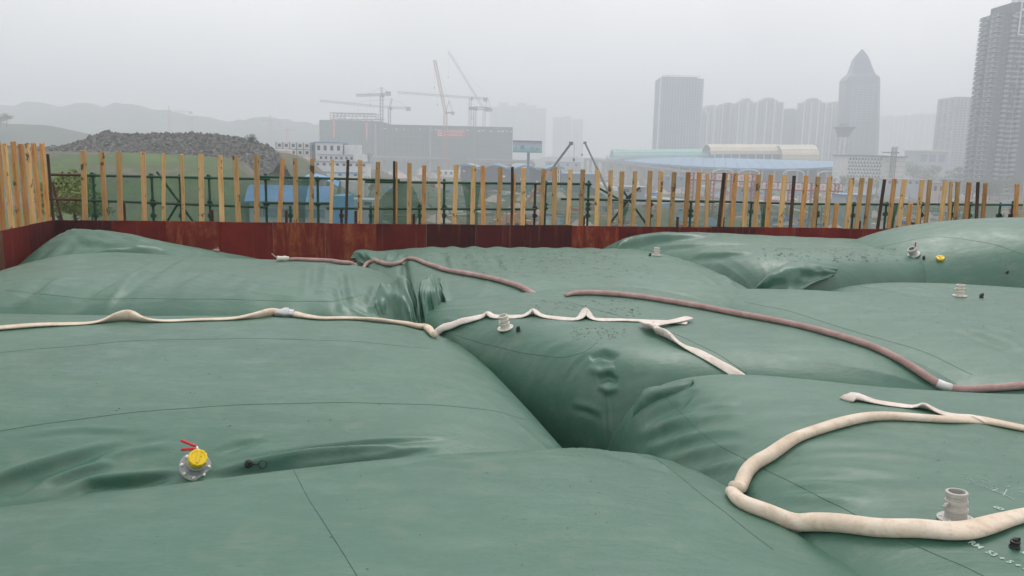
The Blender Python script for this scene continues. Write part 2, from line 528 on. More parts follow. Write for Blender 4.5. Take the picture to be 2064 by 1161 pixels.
# folds, puckers and dents in the canvas
for px, a_, w_, sh in (
        ([(1190, 724), (1215, 712), (1244, 722)], -0.10, 0.050, 'plain'), ([(1184, 742), (1212, 752), (1240, 742)], 0.055, 0.05, 'plain'),
        ([(1204, 768), (1225, 758), (1246, 770)], -0.09, 0.045, 'plain'), ([(1206, 776), (1226, 788), (1250, 782)], 0.06, 0.04, 'plain'),
        ([(1150, 818), (1185, 826), (1214, 838)], 0.02, 0.035, 'step'), ([(1226, 800), (1228, 840), (1228, 880)], 0.012, 0.02, 'ridge'),
        ([(1140, 765), (1160, 732), (1190, 708)], 0.02, 0.03, 'step'),
        ([(1080, 720), (1130, 695), (1180, 680)], 0.012, 0.06, 'ridge'), ([(890, 640), (930, 650), (960, 665)], 0.012, 0.04, 'ridge'),
        ([(880, 655), (905, 668), (930, 690)], 0.012, 0.04, 'ridge')):
    crease('C', px, a_ * 0.5, w_ * 0.8, sh)
for px, a_, w_, sh in (
        ([(-60, 985), (0, 968), (98, 937), (170, 915), (240, 890)], 0.055, 0.045, 'step'), ([(-60, 1000), (30, 985), (120, 955), (200, 925)], -0.05, 0.07, 'plain'),
        ([(60, 1000), (102, 968), (156, 950), (230, 935)], 0.045, 0.035, 'step'), ([(130, 1000), (184, 972), (273, 964), (362, 955)], 0.05, 0.032, 'step'),
        ([(150, 985), (220, 972), (340, 962)], -0.06, 0.05, 'plain'), ([(200, 925), (280, 905), (350, 895)], 0.02, 0.05, 'ridge'),
        ([(408, 966), (508, 946), (625, 934), (760, 920), (880, 905)], -0.075, 0.035, 'plain'), ([(440, 950), (520, 930), (640, 912), (806, 897)], 0.045, 0.035, 'ridge'),
        ([(440, 912), (480, 895), (530, 882)], 0.02, 0.04, 'step'), ([(620, 905), (740, 892), (900, 885)], 0.015, 0.03, 'step'),
        ([(40, 880), (160, 868), (300, 872)], 0.012, 0.04, 'step')):
    crease('B', px, a_ * (0.62 if px[0][0] < 300 else 0.85), w_ * 0.72, sh)
for px, a_, w_, sh in (
        ([(310, 527), (250, 560), (180, 610), (140, 640)], 0.06, 0.09, 'step'), ([(505, 512), (430, 545), (330, 608)], 0.04, 0.10, 'step'),
        ([(300, 548), (240, 590), (200, 640)], 0.035, 0.06, 'ridge'), ([(120, 560), (70, 595), (20, 620)], 0.05, 0.09, 'step'),
        ([(380, 520), (320, 565), (260, 620)], 0.025, 0.07, 'ridge'), ([(560, 520), (520, 560), (480, 600)], 0.02, 0.08, 'ridge'),
        ([(676, 530), (680, 580), (692, 632)], 0.04, 0.045, 'ridge'), ([(694, 545), (700, 590), (702, 632)], 0.03, 0.04, 'step'),
        ([(622, 535), (618, 570), (612, 600)], 0.02, 0.05, 'ridge'), ([(650, 530), (648, 560), (640, 600)], 0.02, 0.05, 'step'),
        ([(768, 575), (756, 605), (748, 635)], 0.05, 0.05, 'step'), ([(820, 575), (795, 590), (775, 620)], -0.05, 0.05, 'plain'),
        ([(780, 570), (790, 582), (812, 578)], -0.06, 0.04, 'plain'), ([(800, 600), (812, 612), (820, 628)], 0.04, 0.04, 'ridge')):
    crease('G', px, a_, w_, sh)
for px, a_, w_, sh in (([(100, 546), (180, 526), (330, 504)], 0.09, 0.10, 'step'), ([(140, 475), (120, 500), (90, 530)], 0.03, 0.10, 'ridge'),
                       ([(160, 480), (220, 492), (300, 500)], 0.03, 0.09, 'ridge')):
    crease('H', px, a_, w_, sh)
for px, a_, w_, sh in (
        ([(812, 512), (814, 550), (822, 590)], -0.10, 0.06, 'plain'), ([(860, 560), (862, 575), (870, 590)], -0.07, 0.05, 'plain'),
        ([(884, 560), (882, 590), (894, 618)], 0.06, 0.045, 'step'), ([(850, 585), (856, 605), (862, 622)], 0.04, 0.04, 'ridge'),
        ([(762, 510), (758, 520), (752, 530)], -0.08, 0.06, 'plain'), ([(790, 508), (782, 520), (776, 530)], 0.05, 0.06, 'ridge'),
        ([(730, 508), (728, 515), (726, 522)], -0.06, 0.05, 'plain'), ([(905, 510), (912, 530), (918, 548)], 0.03, 0.06, 'ridge'),
        ([(950, 508), (962, 530), (975, 550)], 0.025, 0.06, 'ridge'), ([(1000, 508), (1015, 530), (1030, 550)], 0.02, 0.06, 'ridge'),
        ([(1430, 535), (1455, 555), (1475, 575)], 0.03, 0.07, 'ridge'), ([(1470, 530), (1490, 550), (1500, 575)], 0.03, 0.06, 'step'),
        ([(1400, 545), (1425, 560), (1450, 578)], 0.015, 0.06, 'ridge')):
    crease('I', px, a_, w_, sh)
for px, a_, w_, sh in (([(1245, 498), (1290, 488), (1350, 480), (1430, 478)], 0.07, 0.10, 'step'), ([(1310, 500), (1400, 494), (1520, 493)], 0.03, 0.08, 'ridge'),
                       ([(1390, 520), (1450, 515), (1520, 512)], 0.03, 0.08, 'step')):
    crease('J', px, a_, w_, sh)
for px, a_, w_, sh in (([(950, 912), (1100, 900), (1220, 910), (1330, 945)], 0.012, 0.05, 'step'), ([(900, 925), (1050, 915), (1180, 925)], 0.008, 0.05, 'ridge'),
                       ([(640, 950), (800, 928), (940, 915)], 0.010, 0.06, 'ridge'), ([(1240, 905), (1300, 925), (1360, 960)], 0.01, 0.03, 'step')):
    crease('A', px, a_, w_, sh)
for px, a_, w_, sh in (
        ([(1300, 850), (1370, 815), (1400, 785)], -0.03, 0.05, 'plain'), ([(1330, 862), (1400, 832), (1490, 812)], 0.018, 0.05, 'ridge'), ([(1285, 880), (1380, 850), (1500, 832)], 0.022, 0.05, 'ridge'),
        ([(1300, 910), (1400, 878), (1500, 865)], 0.02, 0.045, 'ridge'), ([(1340, 935), (1430, 905), (1510, 895)], 0.018, 0.045, 'ridge'),
        ([(1390, 960), (1450, 940), (1500, 930)], 0.016, 0.04, 'ridge'), ([(1600, 920), (1760, 915), (1880, 925)], 0.010, 0.05, 'ridge'),
        ([(1580, 950), (1720, 948), (1850, 960)], 0.010, 0.05, 'ridge'), ([(1560, 1000), (1640, 1003), (1750, 1010)], 0.012, 0.04, 'ridge'),
        ([(1780, 870), (1880, 880), (1980, 900)], 0.008, 0.05, 'ridge'), ([(1560, 985), (1650, 975), (1780, 985)], 0.010, 0.035, 'ridge')):
    crease('E', px, a_, w_, sh)
for px, a_, w_, sh in (([(1930, 660), (2000, 685), (2070, 715)], 0.03, 0.08, 'step'), ([(1990, 655), (2070, 680)], 0.02, 0.06, 'ridge')):
    crease('D', px, a_, w_, sh)
for px, a_, w_, sh in (([(1870, 540), (1960, 532), (2064, 548)], 0.03, 0.08, 'step'), ([(1640, 560), (1760, 575), (1900, 590)], 0.01, 0.05, 'step')):
    crease('L', px, a_, w_, sh)
finish_bags()

# floor of the yard
fl = MB().box((1, 7, -0.1), (24, 22, 0.2), R(8))
M_FLOOR = varied('wet concrete', [(0.3, (0.06, 0.06, 0.055)), (0.7, (0.12, 0.115, 0.10))], 2.0, 0.6)
tag(fl.build('yard_floor', M_FLOOR), kind='structure')

# ------------------------------------------------------------------ touching the bags
def make_bvh(keys=None):
    vs = []; fs = []; b = 0
    for k, d in BAGS.items():
        if keys and k not in keys: continue
        vs.append(d['verts']); fs.append(d['faces'] + b); b += len(d['verts'])
    return BVHTree.FromPolygons(np.concatenate(vs).tolist(), np.concatenate(fs).tolist())
BVH = make_bvh()
KB = {}
def kbv(keys):
    if keys is None: return BVH
    k_ = ''.join(keys)
    if k_ not in KB: KB[k_] = make_bvh(keys)
    return KB[k_]
def hit(px, py, keys=None):
    for k in range(60):                        # a point just over a crest slides down onto the canvas
        p_, n_, i_, d_ = kbv(keys).ray_cast(Vector((0, 0, EYE)), ray(px, py + k * 2))
        if p_ is not None: break
    if p_ is None: return None, None
    return p_, (n_ if n_.z > 0 else -n_)
def drop(x, y, keys=None):
    p_, n_, i_, d_ = kbv(keys).ray_cast(Vector((x, y, 6)), Vector((0, 0, -1)))
    if p_ is None: return Vector((x, y, 0)), Vector((0, 0, 1))
    return p_, (n_ if n_.z > 0 else -n_)

# ================================================================== formwork walls of plywood and battens
WA, WB = Vector((-7.94, 13.7, 0)), Vector((9.9, 16.29, 0))
WTOP = 1.83
WD = (WB - WA).normalized(); WN = Vector((-WD.y, WD.x, 0))       # along the wall, and out of the yard
def plywood(name, stops, orange, seed):
    m = mat(name, (0.1, 0.01, 0.01), 0.62, 0, 0.22)
    t = m.node_tree; b = t.nodes['Principled BSDF']
    oi = t.nodes.new('ShaderNodeObjectInfo')
    v0 = coords(t, 'Object', (1, 1, 1))
    ad = t.nodes.new('ShaderNodeVectorMath'); ad.operation = 'MULTIPLY_ADD'; ad.inputs[1].default_value = (37, 23, 51)
    t.links.new(oi.outputs['Random'], ad.inputs[0]); t.links.new(v0, ad.inputs[2])
    v = ad.outputs[0]
    f = noise(t, v, 1.6, 5, 0.6)
    c = ramp(t, f, stops)
    mp = t.nodes.new('ShaderNodeMapping'); mp.inputs['Scale'].default_value = (9, 9, 1.3); t.links.new(v, mp.inputs[0])
    st = noise(t, mp.outputs[0], 1.0, 6, 0.7, 0.4)
    blot = noise(t, v, 3.0, 7, 0.72)
    mk = mixc(t, 1.0, ramp(t, st, [(0.45, (0, 0, 0)), (0.7, (1, 1, 1))]), ramp(t, blot, [(orange, (0, 0, 0)), (orange + 0.16, (1, 1, 1))]), 'MULTIPLY')
    c = mixc(t, mk, c, (0.40, 0.13, 0.045))
    mp2 = t.nodes.new('ShaderNodeMapping'); mp2.inputs['Scale'].default_value = (22, 22, 0.8); t.links.new(v, mp2.inputs[0])
    dr = noise(t, mp2.outputs[0], 1.0, 2, 0.5)
    c = mixc(t, ramp(t, dr, [(0.58, (0, 0, 0)), (0.74, (0.55, 0.55, 0.55))]), c, (0.22, 0.09, 0.06))
    mr = N(t, 'ShaderNodeMapRange'); mr.inputs['To Min'].default_value = 0.78; mr.inputs['To Max'].default_value = 1.15
    t.links.new(oi.outputs['Random'], mr.inputs['Value'])
    cb = t.nodes.new('ShaderNodeVectorMath'); cb.operation = 'SCALE'
    t.links.new(c, cb.inputs[0]); t.links.new(mr.outputs[0], cb.inputs['Scale'])
    t.links.new(cb.outputs[0], b.inputs['Base Color'])
    bn = N(t, 'ShaderNodeBump', Strength=0.15, Distance=0.004); t.links.new(st, bn.inputs['Height']); t.links.new(bn.outputs[0], b.inputs['Normal'])
    return m
M_PLY = plywood('red film faced plywood', [(0.3, (0.10, 0.010, 0.009)), (0.55, (0.17, 0.015, 0.012)), (0.8, (0.23, 0.028, 0.016))], 0.60, 1)
M_PLYO = plywood('scraped plywood', [(0.3, (0.12, 0.013, 0.010)), (0.55, (0.18, 0.020, 0.013)), (0.8, (0.24, 0.036, 0.018))], 0.40, 2)
M_PLYD = plywood('dark plywood', [(0.3, (0.050, 0.008, 0.009)), (0.55, (0.080, 0.010, 0.011)), (0.8, (0.11, 0.014, 0.013))], 0.66, 3)
M_PLYF = plywood('faded plywood', [(0.3, (0.10, 0.04, 0.028)), (0.55, (0.17, 0.07, 0.045)), (0.8, (0.23, 0.12, 0.08))], 0.5, 4)
def timber(name, stops, knots=0.68):
    m = mat(name, (0.4, 0.25, 0.1), 0.7, 0, 0.3)
    t = m.node_tree; b = t.nodes['Principled BSDF']
    oi = t.nodes.new('ShaderNodeObjectInfo')
    v0 = coords(t, 'Object')
    ad = t.nodes.new('ShaderNodeVectorMath'); ad.operation = 'MULTIPLY_ADD'; ad.inputs[1].default_value = (71, 13, 31)
    t.links.new(oi.outputs['Random'], ad.inputs[0]); t.links.new(v0, ad.inputs[2])
    mp = t.nodes.new('ShaderNodeMapping'); mp.inputs['Scale'].default_value = (14, 14, 1.4); t.links.new(ad.outputs[0], mp.inputs[0])
    f = noise(t, mp.outputs[0], 1.5, 5, 0.6, 0.3)
    c = ramp(t, f, stops)
    mp2 = t.nodes.new('ShaderNodeMapping'); mp2.inputs['Scale'].default_value = (5, 5, 3.2); t.links.new(ad.outputs[0], mp2.inputs[0])
    k = noise(t, mp2.outputs[0], 1.6, 3, 0.6)
    c = mixc(t, ramp(t, k, [(knots, (0, 0, 0)), (knots + 0.05, (0.85, 0.85, 0.85))]), c, (0.075, 0.032, 0.014))
    mr = N(t, 'ShaderNodeMapRange'); mr.inputs['To Min'].default_value = 0.55; mr.inputs['To Max'].default_value = 1.08
    t.links.new(oi.outputs['Random'], mr.inputs['Value'])
    cb = t.nodes.new('ShaderNodeVectorMath'); cb.operation = 'SCALE'
    t.links.new(c, cb.inputs[0]); t.links.new(mr.outputs[0], cb.inputs['Scale'])
    t.links.new(cb.outputs[0], b.inputs['Base Color'])
    bn = N(t, 'ShaderNodeBump', Strength=0.3, Distance=0.004); t.links.new(f, bn.inputs['Height']); t.links.new(bn.outputs[0], b.inputs['Normal'])
    return m
M_PINE = timber('raw pine batten', [(0.3, (0.50, 0.27, 0.10)), (0.5, (0.70, 0.42, 0.18)), (0.75, (0.78, 0.52, 0.25))], 0.61)
M_PINEO = timber('orange pine batten', [(0.3, (0.44, 0.19, 0.06)), (0.5, (0.64, 0.31, 0.10)), (0.75, (0.72, 0.42, 0.17))], 0.64)
M_OLD = timber('dark weathered batten', [(0.3, (0.035, 0.018, 0.012)), (0.6, (0.075, 0.038, 0.022)), (0.8, (0.20, 0.10, 0.045))], 0.6)
rs = random.Random(5)
def panel_wall(root, A, B, out_, specials, joint0=0.0):
    d = (B - A); L = d.length; d = d / L
    x = 0.0; i = 0
    while x < L - 0.05:
        wd = min(0.915, L - x)
        c = A + d * (x + wd / 2) + out_ * (0.010 + rs.uniform(-0.003, 0.003))
        hgt = WTOP + rs.uniform(-0.012, 0.004)
        mb = MB().box((c.x, c.y, hgt / 2 + 0.005), (wd - 0.005, 0.018, hgt), math.atan2(d.y, d.x))
        m_ = specials.get(i) or (M_PLYD if rs.random() < 0.3 else M_PLY)
        o = mb.build('panel', m_, root)
        # a board a hair out of line, as carpenters leave them
        x += 0.915; i += 1
def batten(root, foot, top, wd, dp, m_):
    """foot and top in world; runs from low behind the panel up to its sawn end"""
    d = (top - foot).normalized()
    low = foot - d * 1.25
    mb = MB()
    n_ = 7; vs = []
    sd0 = d.cross(WN).normalized()
    fx = WN - d * d.dot(WN); fx.normalize()
    ln = (top - low).length
    b1, b2 = rs.uniform(-0.006, 0.006), rs.uniform(-0.006, 0.006)
    for k in range(n_):
        s_ = k / (n_ - 1)
        c = low + d * ln * s_ + sd0 * (b1 * math.sin(3.1 * s_) + rs.uniform(-0.001, 0.001)) + fx * b2 * math.sin(2 * s_)
        for i, j in ((-1, -1), (1, -1), (1, 1), (-1, 1)):
            vs.append(c + sd0 * (i * wd / 2) + fx * (j * dp / 2) + (d * rs.uniform(-0.008, 0.008) if k == n_ - 1 else Vector((0, 0, 0))))
    fs = [(0, 3, 2, 1), tuple((n_ - 1) * 4 + q for q in range(4))]
    for k in range(n_ - 1):
        for q in range(4):
            fs.append((k * 4 + q, k * 4 + (q + 1) % 4, k * 4 + 4 + (q + 1) % 4, k * 4 + 4 + q))
    mb.add(vs, fs)
    return mb.build('batten', m_, root)
def on_plane(px, py, org, nrm):
    d = ray(px, py); t = (org - Vector((0, 0, EYE))).dot(nrm) / d.dot(nrm)
    return Vector((0, 0, EYE)) + d * t
wall_b = empty('formwork_wall', WA + WN * 0.02, 'long red plywood formwork wall across the back with pale battens standing above it', 'wall')
panel_wall(wall_b, WA, WB, WN, {0: M_PLYD, 1: M_PLY, 2: M_PLYO, 3: M_PLY, 4: M_PLYO, 5: M_PLYO, 6: M_PLY, 7: M_PLYD, 8: M_PLYD, 9: M_PLYD, 10: M_PLYO, 11: M_PLY, 12: M_PLY})
POSTS = [(168, 304, 172), (205, 305, 213), (240, 306, 243), (288, 307, 291), (330, 309, 331, 's'), (366, 311, 371, 's'), (405, 310, 407), (443, 313, 448),
         (474, 313, 481), (517.5, 314, 518), (570, 319, 563.5, 'o'), (595, 319, 597), (629.5, 320, 626.6), (670.5, 321, 667.5, 's'), (701.5, 322, 698, 'd'),
         (726, 323, 726), (762, 326, 758.5), (794.6, 325, 794.6, 'd'), (799.5, 326, 799, 't'), (825.5, 329, 823.8), (855, 333, 854, 'o'), (884.5, 336, 884.5, 's'), (919.7, 332, 916),
         (954.8, 333, 952.4), (973, 334.5, 973.8, 'o'), (1009, 337, 1004), (1032.8, 336, 1031, 'd'), (1038, 350, 1035, 't'), (1055, 338, 1054), (1096, 341, 1091), (1118.6, 337, 1116),
         (1150, 341, 1144), (1175, 342, 1171), (1204, 342.5, 1202), (1231, 343.5, 1226.7), (1254, 345, 1250), (1280, 344.6, 1275), (1310.5, 344.6, 1305),
         (1333, 344.7, 1327), (1359, 347.7, 1352), (1387, 347.7, 1380.5, 'o'), (1409.7, 347.7, 1402.5, 'o'), (1426, 348.6, 1423.6, 's'), (1459.5, 348.6, 1449, 'd'),
         (1465, 349, 1454, 't'), (1483, 349, 1474.5, 'o'), (1505, 351, 1500), (1529, 352, 1520.7), (1554.7, 352, 1545.7, 'o'), (1582, 352.5, 1573), (1600.6, 354.5, 1592.7, 'd'),
         (1625.5, 354.5, 1615, 'o'), (1649, 355.6, 1639), (1672.6, 355.6, 1663), (1686.8, 409.7, 1681, 'o'), (1717.4, 358.3, 1706.4), (1737.4, 359, 1725.3), (1755, 359.7, 1744),
         (1783, 361.8, 1768.8, 'd'), (1803, 360, 1790.8, 'o'), (1823.5, 361.8, 1810.8), (1835.6, 409.7, 1829.7, 'o'), (1859, 362.5, 1848.7), (1874.5, 362.5, 1864.9),
         (1905.5, 364, 1893.5), (1916.5, 366, 1911, 's'), (1931, 366, 1925), (1953.7, 367.6, 1944, 'o'), (1971, 367, 1966.5, 'd'), (1986.5, 368.7, 1979, 'o'), (2050, 371, 2044.7, 'o'), (2071, 372, 2064)]
for p_ in POSTS:
    k = p_[3] if len(p_) > 3 else ''
    org = WA + WN * 0.062
    yb = 442 + (p_[2] - 105) * 0.0105
    foot = on_plane(p_[2], yb, org, WN)
    foot = foot + Vector((0, 0, 0))
    top = on_plane(p_[0], p_[1], org, WN)
    wd = {'': 0.088, 's': 0.06, 'd': 0.055, 'o': 0.085, 't': 0.035}[k] * rs.uniform(0.84, 1.0)
    m_ = {'': M_PINE, 's': M_PINE, 'd': M_OLD, 'o': M_PINEO, 't': M_PINEO}[k]
    batten(wall_b, foot, top, wd, rs.uniform(0.04, 0.05), m_)
# left wall, running back towards the camera
LD = Vector((0.15, -1, 0)).normalized(); LN = Vector((-LD.y * -1, 0, 0))
LNO = Vector((-1, -0.15, 0)).normalized()
wall_l = empty('formwork_wall', WA + LD * 6, 'short stretch of faded plywood wall at the left with close set battens', 'wall')
LA = WA + LD * 0.02
panel_wall(wall_l, LA, LA + LD * 12.8, LNO, {0: M_PLYD, 1: M_PLY, 2: M_PLYF, 3: M_PLYD, 4: M_PLYF})
WN_keep = WN
x = 0.10
WN = LNO
while x < 12.6:
    f = WA + LD * x + LNO * 0.062 + Vector((0, 0, WTOP))
    hgt = 1.30 + rs.uniform(-0.02, 0.03)
    t_ = f + Vector((rs.uniform(-0.02, 0.02), 0, hgt)) + LD * rs.uniform(-0.03, 0.03)
    batten(wall_l, f, t_, rs.uniform(0.085, 0.092), 0.048, M_OLD if (x > 0.5 and rs.random() < 0.14) else rs.choice([M_PINE, M_PINEO, M_PINEO]))
    x += 0.265 * rs.uniform(0.92, 1.08)
WN = WN_keep
b1 = batten(wall_b, on_plane(108, 441, WA + WN * 0.11, WN), on_plane(96, 311, WA + WN * 0.11, WN), 0.035, 0.04, M_OLD)

# ------------------------------------------------------------------ green scaffold tubes behind the wall
M_SCG = varied('green painted scaffold tube', [(0.3, (0.012, 0.055, 0.03)), (0.6, (0.02, 0.09, 0.05)), (0.8, (0.05, 0.06, 0.035))], 6, 0.55)
M_SCR = varied('rusty scaffold tube', [(0.3, (0.05, 0.022, 0.015)), (0.6, (0.10, 0.04, 0.025)), (0.8, (0.16, 0.07, 0.04))], 8, 0.75)
SO = WA + WN * 0.75
scaf = empty('scaffold', SO + WD * 9, 'green tube scaffold standing behind the red plywood wall', 'scaffold')
def sp(px, py, off=0.0): return on_plane(px, py, SO + WN * off, WN)
def tube_part(name, a, b, r=0.024, m_=None):
    mb = MB().tube([a, b], r, 8)
    o = mb.build(name, m_ or M_SCG, scaf, True); o.data.set_sharp_from_angle(angle=R(50)); return o
def coupler(p, m_=None):
    mb = MB().box(p, (0.075, 0.085, 0.07), math.atan2(WD.y, WD.x)).box((p.x, p.y - 0.03, p.z + 0.03), (0.03, 0.05, 0.05)).tube([p + WD * 0.05 - WN * 0.05, p + WD * 0.05 + WN * 0.02], 0.012, 6)
    mb.build('coupler', m_ or M_SCG, scaf)
LED = [(98, 352, 168, 353, 'r'), (160, 353, 545, 361, 'g'), (520, 356, 806, 363.5, 'g'), (736, 366.5, 1180, 371, 'g'), (1100, 369, 1190, 371, 'g'),
       (95, 401, 170, 403, 'r'), (160, 403, 540, 418, 'g'), (530, 409, 664, 410, 'g'), (658, 420, 1080, 422, 'g'), (1131, 401, 1250, 403, 'g'),
       (1240, 403, 1440, 407, 'g'), (1410, 405, 1640, 411.5, 'g'), (1620, 411, 1800, 412, 'g'), (1780, 411, 2090, 413, 'g'), (1826, 449, 1890, 455, 'r')]
for i, (x0, y0, x1, y1, k) in enumerate(LED):
    tube_part('ledger', sp(x0, y0, -0.05), sp(x1, y1, -0.05), 0.024, M_SCR if k == 'r' else M_SCG)
STD = [(187, 350, 'g'), (305, 350, 'g'), (362, 352, 'g'), (421, 356, 'g'), (535, 350, 'g'), (640, 356, 'g'), (747, 415, 'g'), (846, 416, 'g'), (895.5, 361, 'g'), (1079, 372, 'r'), (1100, 364, 'g'),
       (1187, 364, 'g'), (1311, 413, 'r'), (1393, 405, 'g'), (1515, 405, 'g'), (1648, 408, 'g'), (1721, 408, 'g'), (1787, 408, 'g'), (1858, 408, 'g'), (1920, 408, 'g'), (1956, 408, 'g'), (2017, 408, 'g'), (2042, 405, 'r'),
       (585, 415, 'g'), (688, 418, 'r'), (120, 300, 'x')]
for (x0, y0, k) in STD:
    if k == 'x': continue
    t_ = sp(x0, y0); 
    tube_part('standard', Vector((t_.x, t_.y, -1.5)), t_, 0.024, M_SCR if k == 'r' else M_SCG)
    for yy in (352 + (x0 - 100) * 0.018, 403 + (x0 - 100) * 0.017, 412, 435):
        q = sp(x0, yy, -0.02)
        if q.z < t_.z + 0.02 and rs.random() < 0.8: coupler(Vector((t_.x, t_.y, q.z)), M_SCR if k == 'r' else M_SCG)
for (x0, y0, x1, y1, k) in ((316, 346, 392, 450, 'g'), (366, 398, 336, 448, 'g'), (106, 368, 126, 448, 'r'), (1207, 379, 1262, 410, 'g'), (1255, 383, 1305, 455, 'g'), (1228, 452, 1272, 396, 'r'), (1290, 378, 1262, 400, 'r')):
    tube_part('brace', sp(x0, y0, 0.06), sp(x1, y1, 0.06), 0.022, M_SCR if k == 'r' else M_SCG)
for (x0, y0) in ((249, 408), (427, 423), (577, 424), (717, 425), (834, 431), (1058, 432), (1177, 436), (1366, 437), (1458, 438), (1573, 430), (1733, 445), (1745, 450), (1884, 448)):
    q = sp(x0, y0, -0.35)
    MB().bar((q.x, q.y, 0.9), q, 0.045, 0.04).build('stub_post', M_SCR if rs.random() < 0.6 else M_OLD, scaf)

# ------------------------------------------------------------------ green debris netting tied to the tubes
def net_material(name, fac, col):
    m = bpy.data.materials.new(name); m.use_nodes = True
    t = m.node_tree; t.nodes.clear()
    o = t.nodes.new('ShaderNodeOutputMaterial'); mxs = t.nodes.new('ShaderNodeMixShader')
    tr = t.nodes.new('ShaderNodeBsdfTransparent'); df = N(t, 'ShaderNodeBsdfDiffuse'); df.inputs['Color'].default_value = (*col, 1)
    tl = t.nodes.new('ShaderNodeBsdfTranslucent'); tl.inputs['Color'].default_value = (*col, 1)
    ad = t.nodes.new('ShaderNodeMixShader'); ad.inputs[0].default_value = 0.4
    v = coords(t, 'Object', (1, 1, 1)); f = noise(t, v, 1.6, 3, 0.6)
    mr = N(t, 'ShaderNodeMapRange'); mr.inputs['From Min'].default_value = 0.3; mr.inputs['From Max'].default_value = 0.7
    mr.inputs['To Min'].default_value = fac - 0.08; mr.inputs['To Max'].default_value = fac + 0.10
    t.links.new(f, mr.inputs['Value'])
    t.links.new(df.outputs[0], ad.inputs[1]); t.links.new(tl.outputs[0], ad.inputs[2])
    t.links.new(mr.outputs[0], mxs.inputs[0]); t.links.new(tr.outputs[0], mxs.inputs[1]); t.links.new(ad.outputs[0], mxs.inputs[2])
    t.links.new(mxs.outputs[0], o.inputs[0])
    return m
M_NET = net_material('green debris netting', 0.40, (0.045, 0.17, 0.10))
M_NET2 = net_material('gathered green netting', 0.58, (0.03, 0.17, 0.085))
def net(px_top, label, z0=0.6, off=0.04, m_=None, gather=1.0, seed=1):
    """hangs from the line px_top = [(px, py)...] on the scaffold plane"""
    pts = [sp(x, y, off) for x, y in px_top]
    n_ = 90; rows = 14
    L = [0]
    for a_, b_ in zip(pts, pts[1:]): L.append(L[-1] + (b_ - a_).length)
    vs = []; fs = []
    for i in range(n_ + 1):
        s_ = L[-1] * i / n_
        k = max(j for j in range(len(L)) if L[j] <= s_ + 1e-6); k = min(k, len(pts) - 2)
        t_ = (s_ - L[k]) / (L[k + 1] - L[k]); p = pts[k].lerp(pts[k + 1], t_)
        sag = 0.02 * abs(math.sin(s_ * 2.1 + seed))
        for j in range(rows + 1):
            z = (p.z - sag) + (z0 - p.z + sag) * j / rows
            wv = (0.02 + 0.035 * j / rows) * (math.sin(s_ * 3.3 + seed) + 0.5 * math.sin(s_ * 9.1 + j * 0.25 + seed))
            q = p + WN * wv; vs.append((q.x, q.y, z))
    for i in range(n_):
        for j in range(rows):
            a_ = i * (rows + 1) + j; fs.append((a_, a_ + rows + 1, a_ + rows + 2, a_ + 1))
    o = MB().add(vs, fs).build('safety_net', m_ or M_NET, None, True)
    return tag(o, label, 'net', 'green netting on the scaffold')
net([(166, 354), (535, 361), (806, 364), (1187, 371)], 'wide sheer green net hung on the left and middle of the scaffold', seed=1)
net([(1187, 371), (1225, 398), (1262, 412), (1395, 407), (1530, 411), (1800, 412), (2095, 413)], 'lower sheer green net hung on the right half of the scaffold', seed=2)
def bunch(x0, x1, ytop, ybot, w0, w1, label):
    a, b = sp(x0, ytop, 0.10), sp(x1, ybot, 0.10)
    vs = []; fs = []; n_ = 16; rows = 12
    for j in range(rows + 1):
        t_ = j / rows; c = a.lerp(b, t_); ww = w0 + (w1 - w0) * min(1, t_ * 1.8) ** 0.7
        for i in range(n_ + 1):
            s_ = i / n_ - 0.5
            q = c + WD * s_ * ww + WN * (0.035 * math.sin(i * 1.9 + t_))
            vs.append((q.x, q.y, q.z))
    for j in range(rows):
        for i in range(n_):
            k = j * (n_ + 1) + i; fs.append((k, k + 1, k + n_ + 2, k + n_ + 1))
    tag(MB().add(vs, fs).build('safety_net', M_NET2, None, True), label, 'net', 'green netting on the scaffold')
bunch(609, 608, 358, 452, 0.34, 0.13, 'narrow gathered tail of dark green net left of the middle of the scaffold')
bunch(950, 952, 368, 458, 0.42, 0.22, 'broad dark green fold of net near the middle of the scaffold')
bunch(1262, 1250, 402, 458, 0.20, 0.12, 'dark green fold of net tied at the crossed braces')
bunch(1541, 1538, 410, 460, 0.26, 0.09, 'thin dark green strand of net on the right half of the scaffold')
bunch(1805, 1795, 410, 460, 0.20, 0.10, 'dark green hank of net near the right end of the scaffold')
bunch(815, 790, 366, 452, 0.10, 0.9, 'fan of dark green net sloping between two posts left of centre')

# ================================================================== hoses draped over the bags
def catmull(pts, n=12):
    out = []
    P = [pts[0] * 2 - pts[1]] + list(pts) + [pts[-1] * 2 - pts[-2]]
    for i in range(1, len(P) - 2):
        p0, p1, p2, p3 = P[i - 1], P[i], P[i + 1], P[i + 2]
        for k in range(n):
            t = k / n
            out.append(0.5 * ((2 * p1) + (p2 - p0) * t + (2 * p0 - 5 * p1 + 4 * p2 - p3) * t * t + (3 * p1 - p0 - 3 * p2 + p3) * t ** 3))
    out.append(pts[-1])
    return out
def path_xy(ctrl, keys=None):
    """ctrl: photo pixels that hit a bag, or ('w', x, y, extra...) world points; last item of each = (width, height, twist)"""
    P = []; S = []
    for c in ctrl:
        if c[0] == 'w': P.append(Vector((c[1], c[2], 0))); S.append(c[3:])
        else:
            h, n_ = hit(c[0], c[1], keys)
            if h is None: h = gp(c[0], c[1], 1.5)
            P.append(Vector((h.x, h.y, 0))); S.append(c[2:])
    return P, S
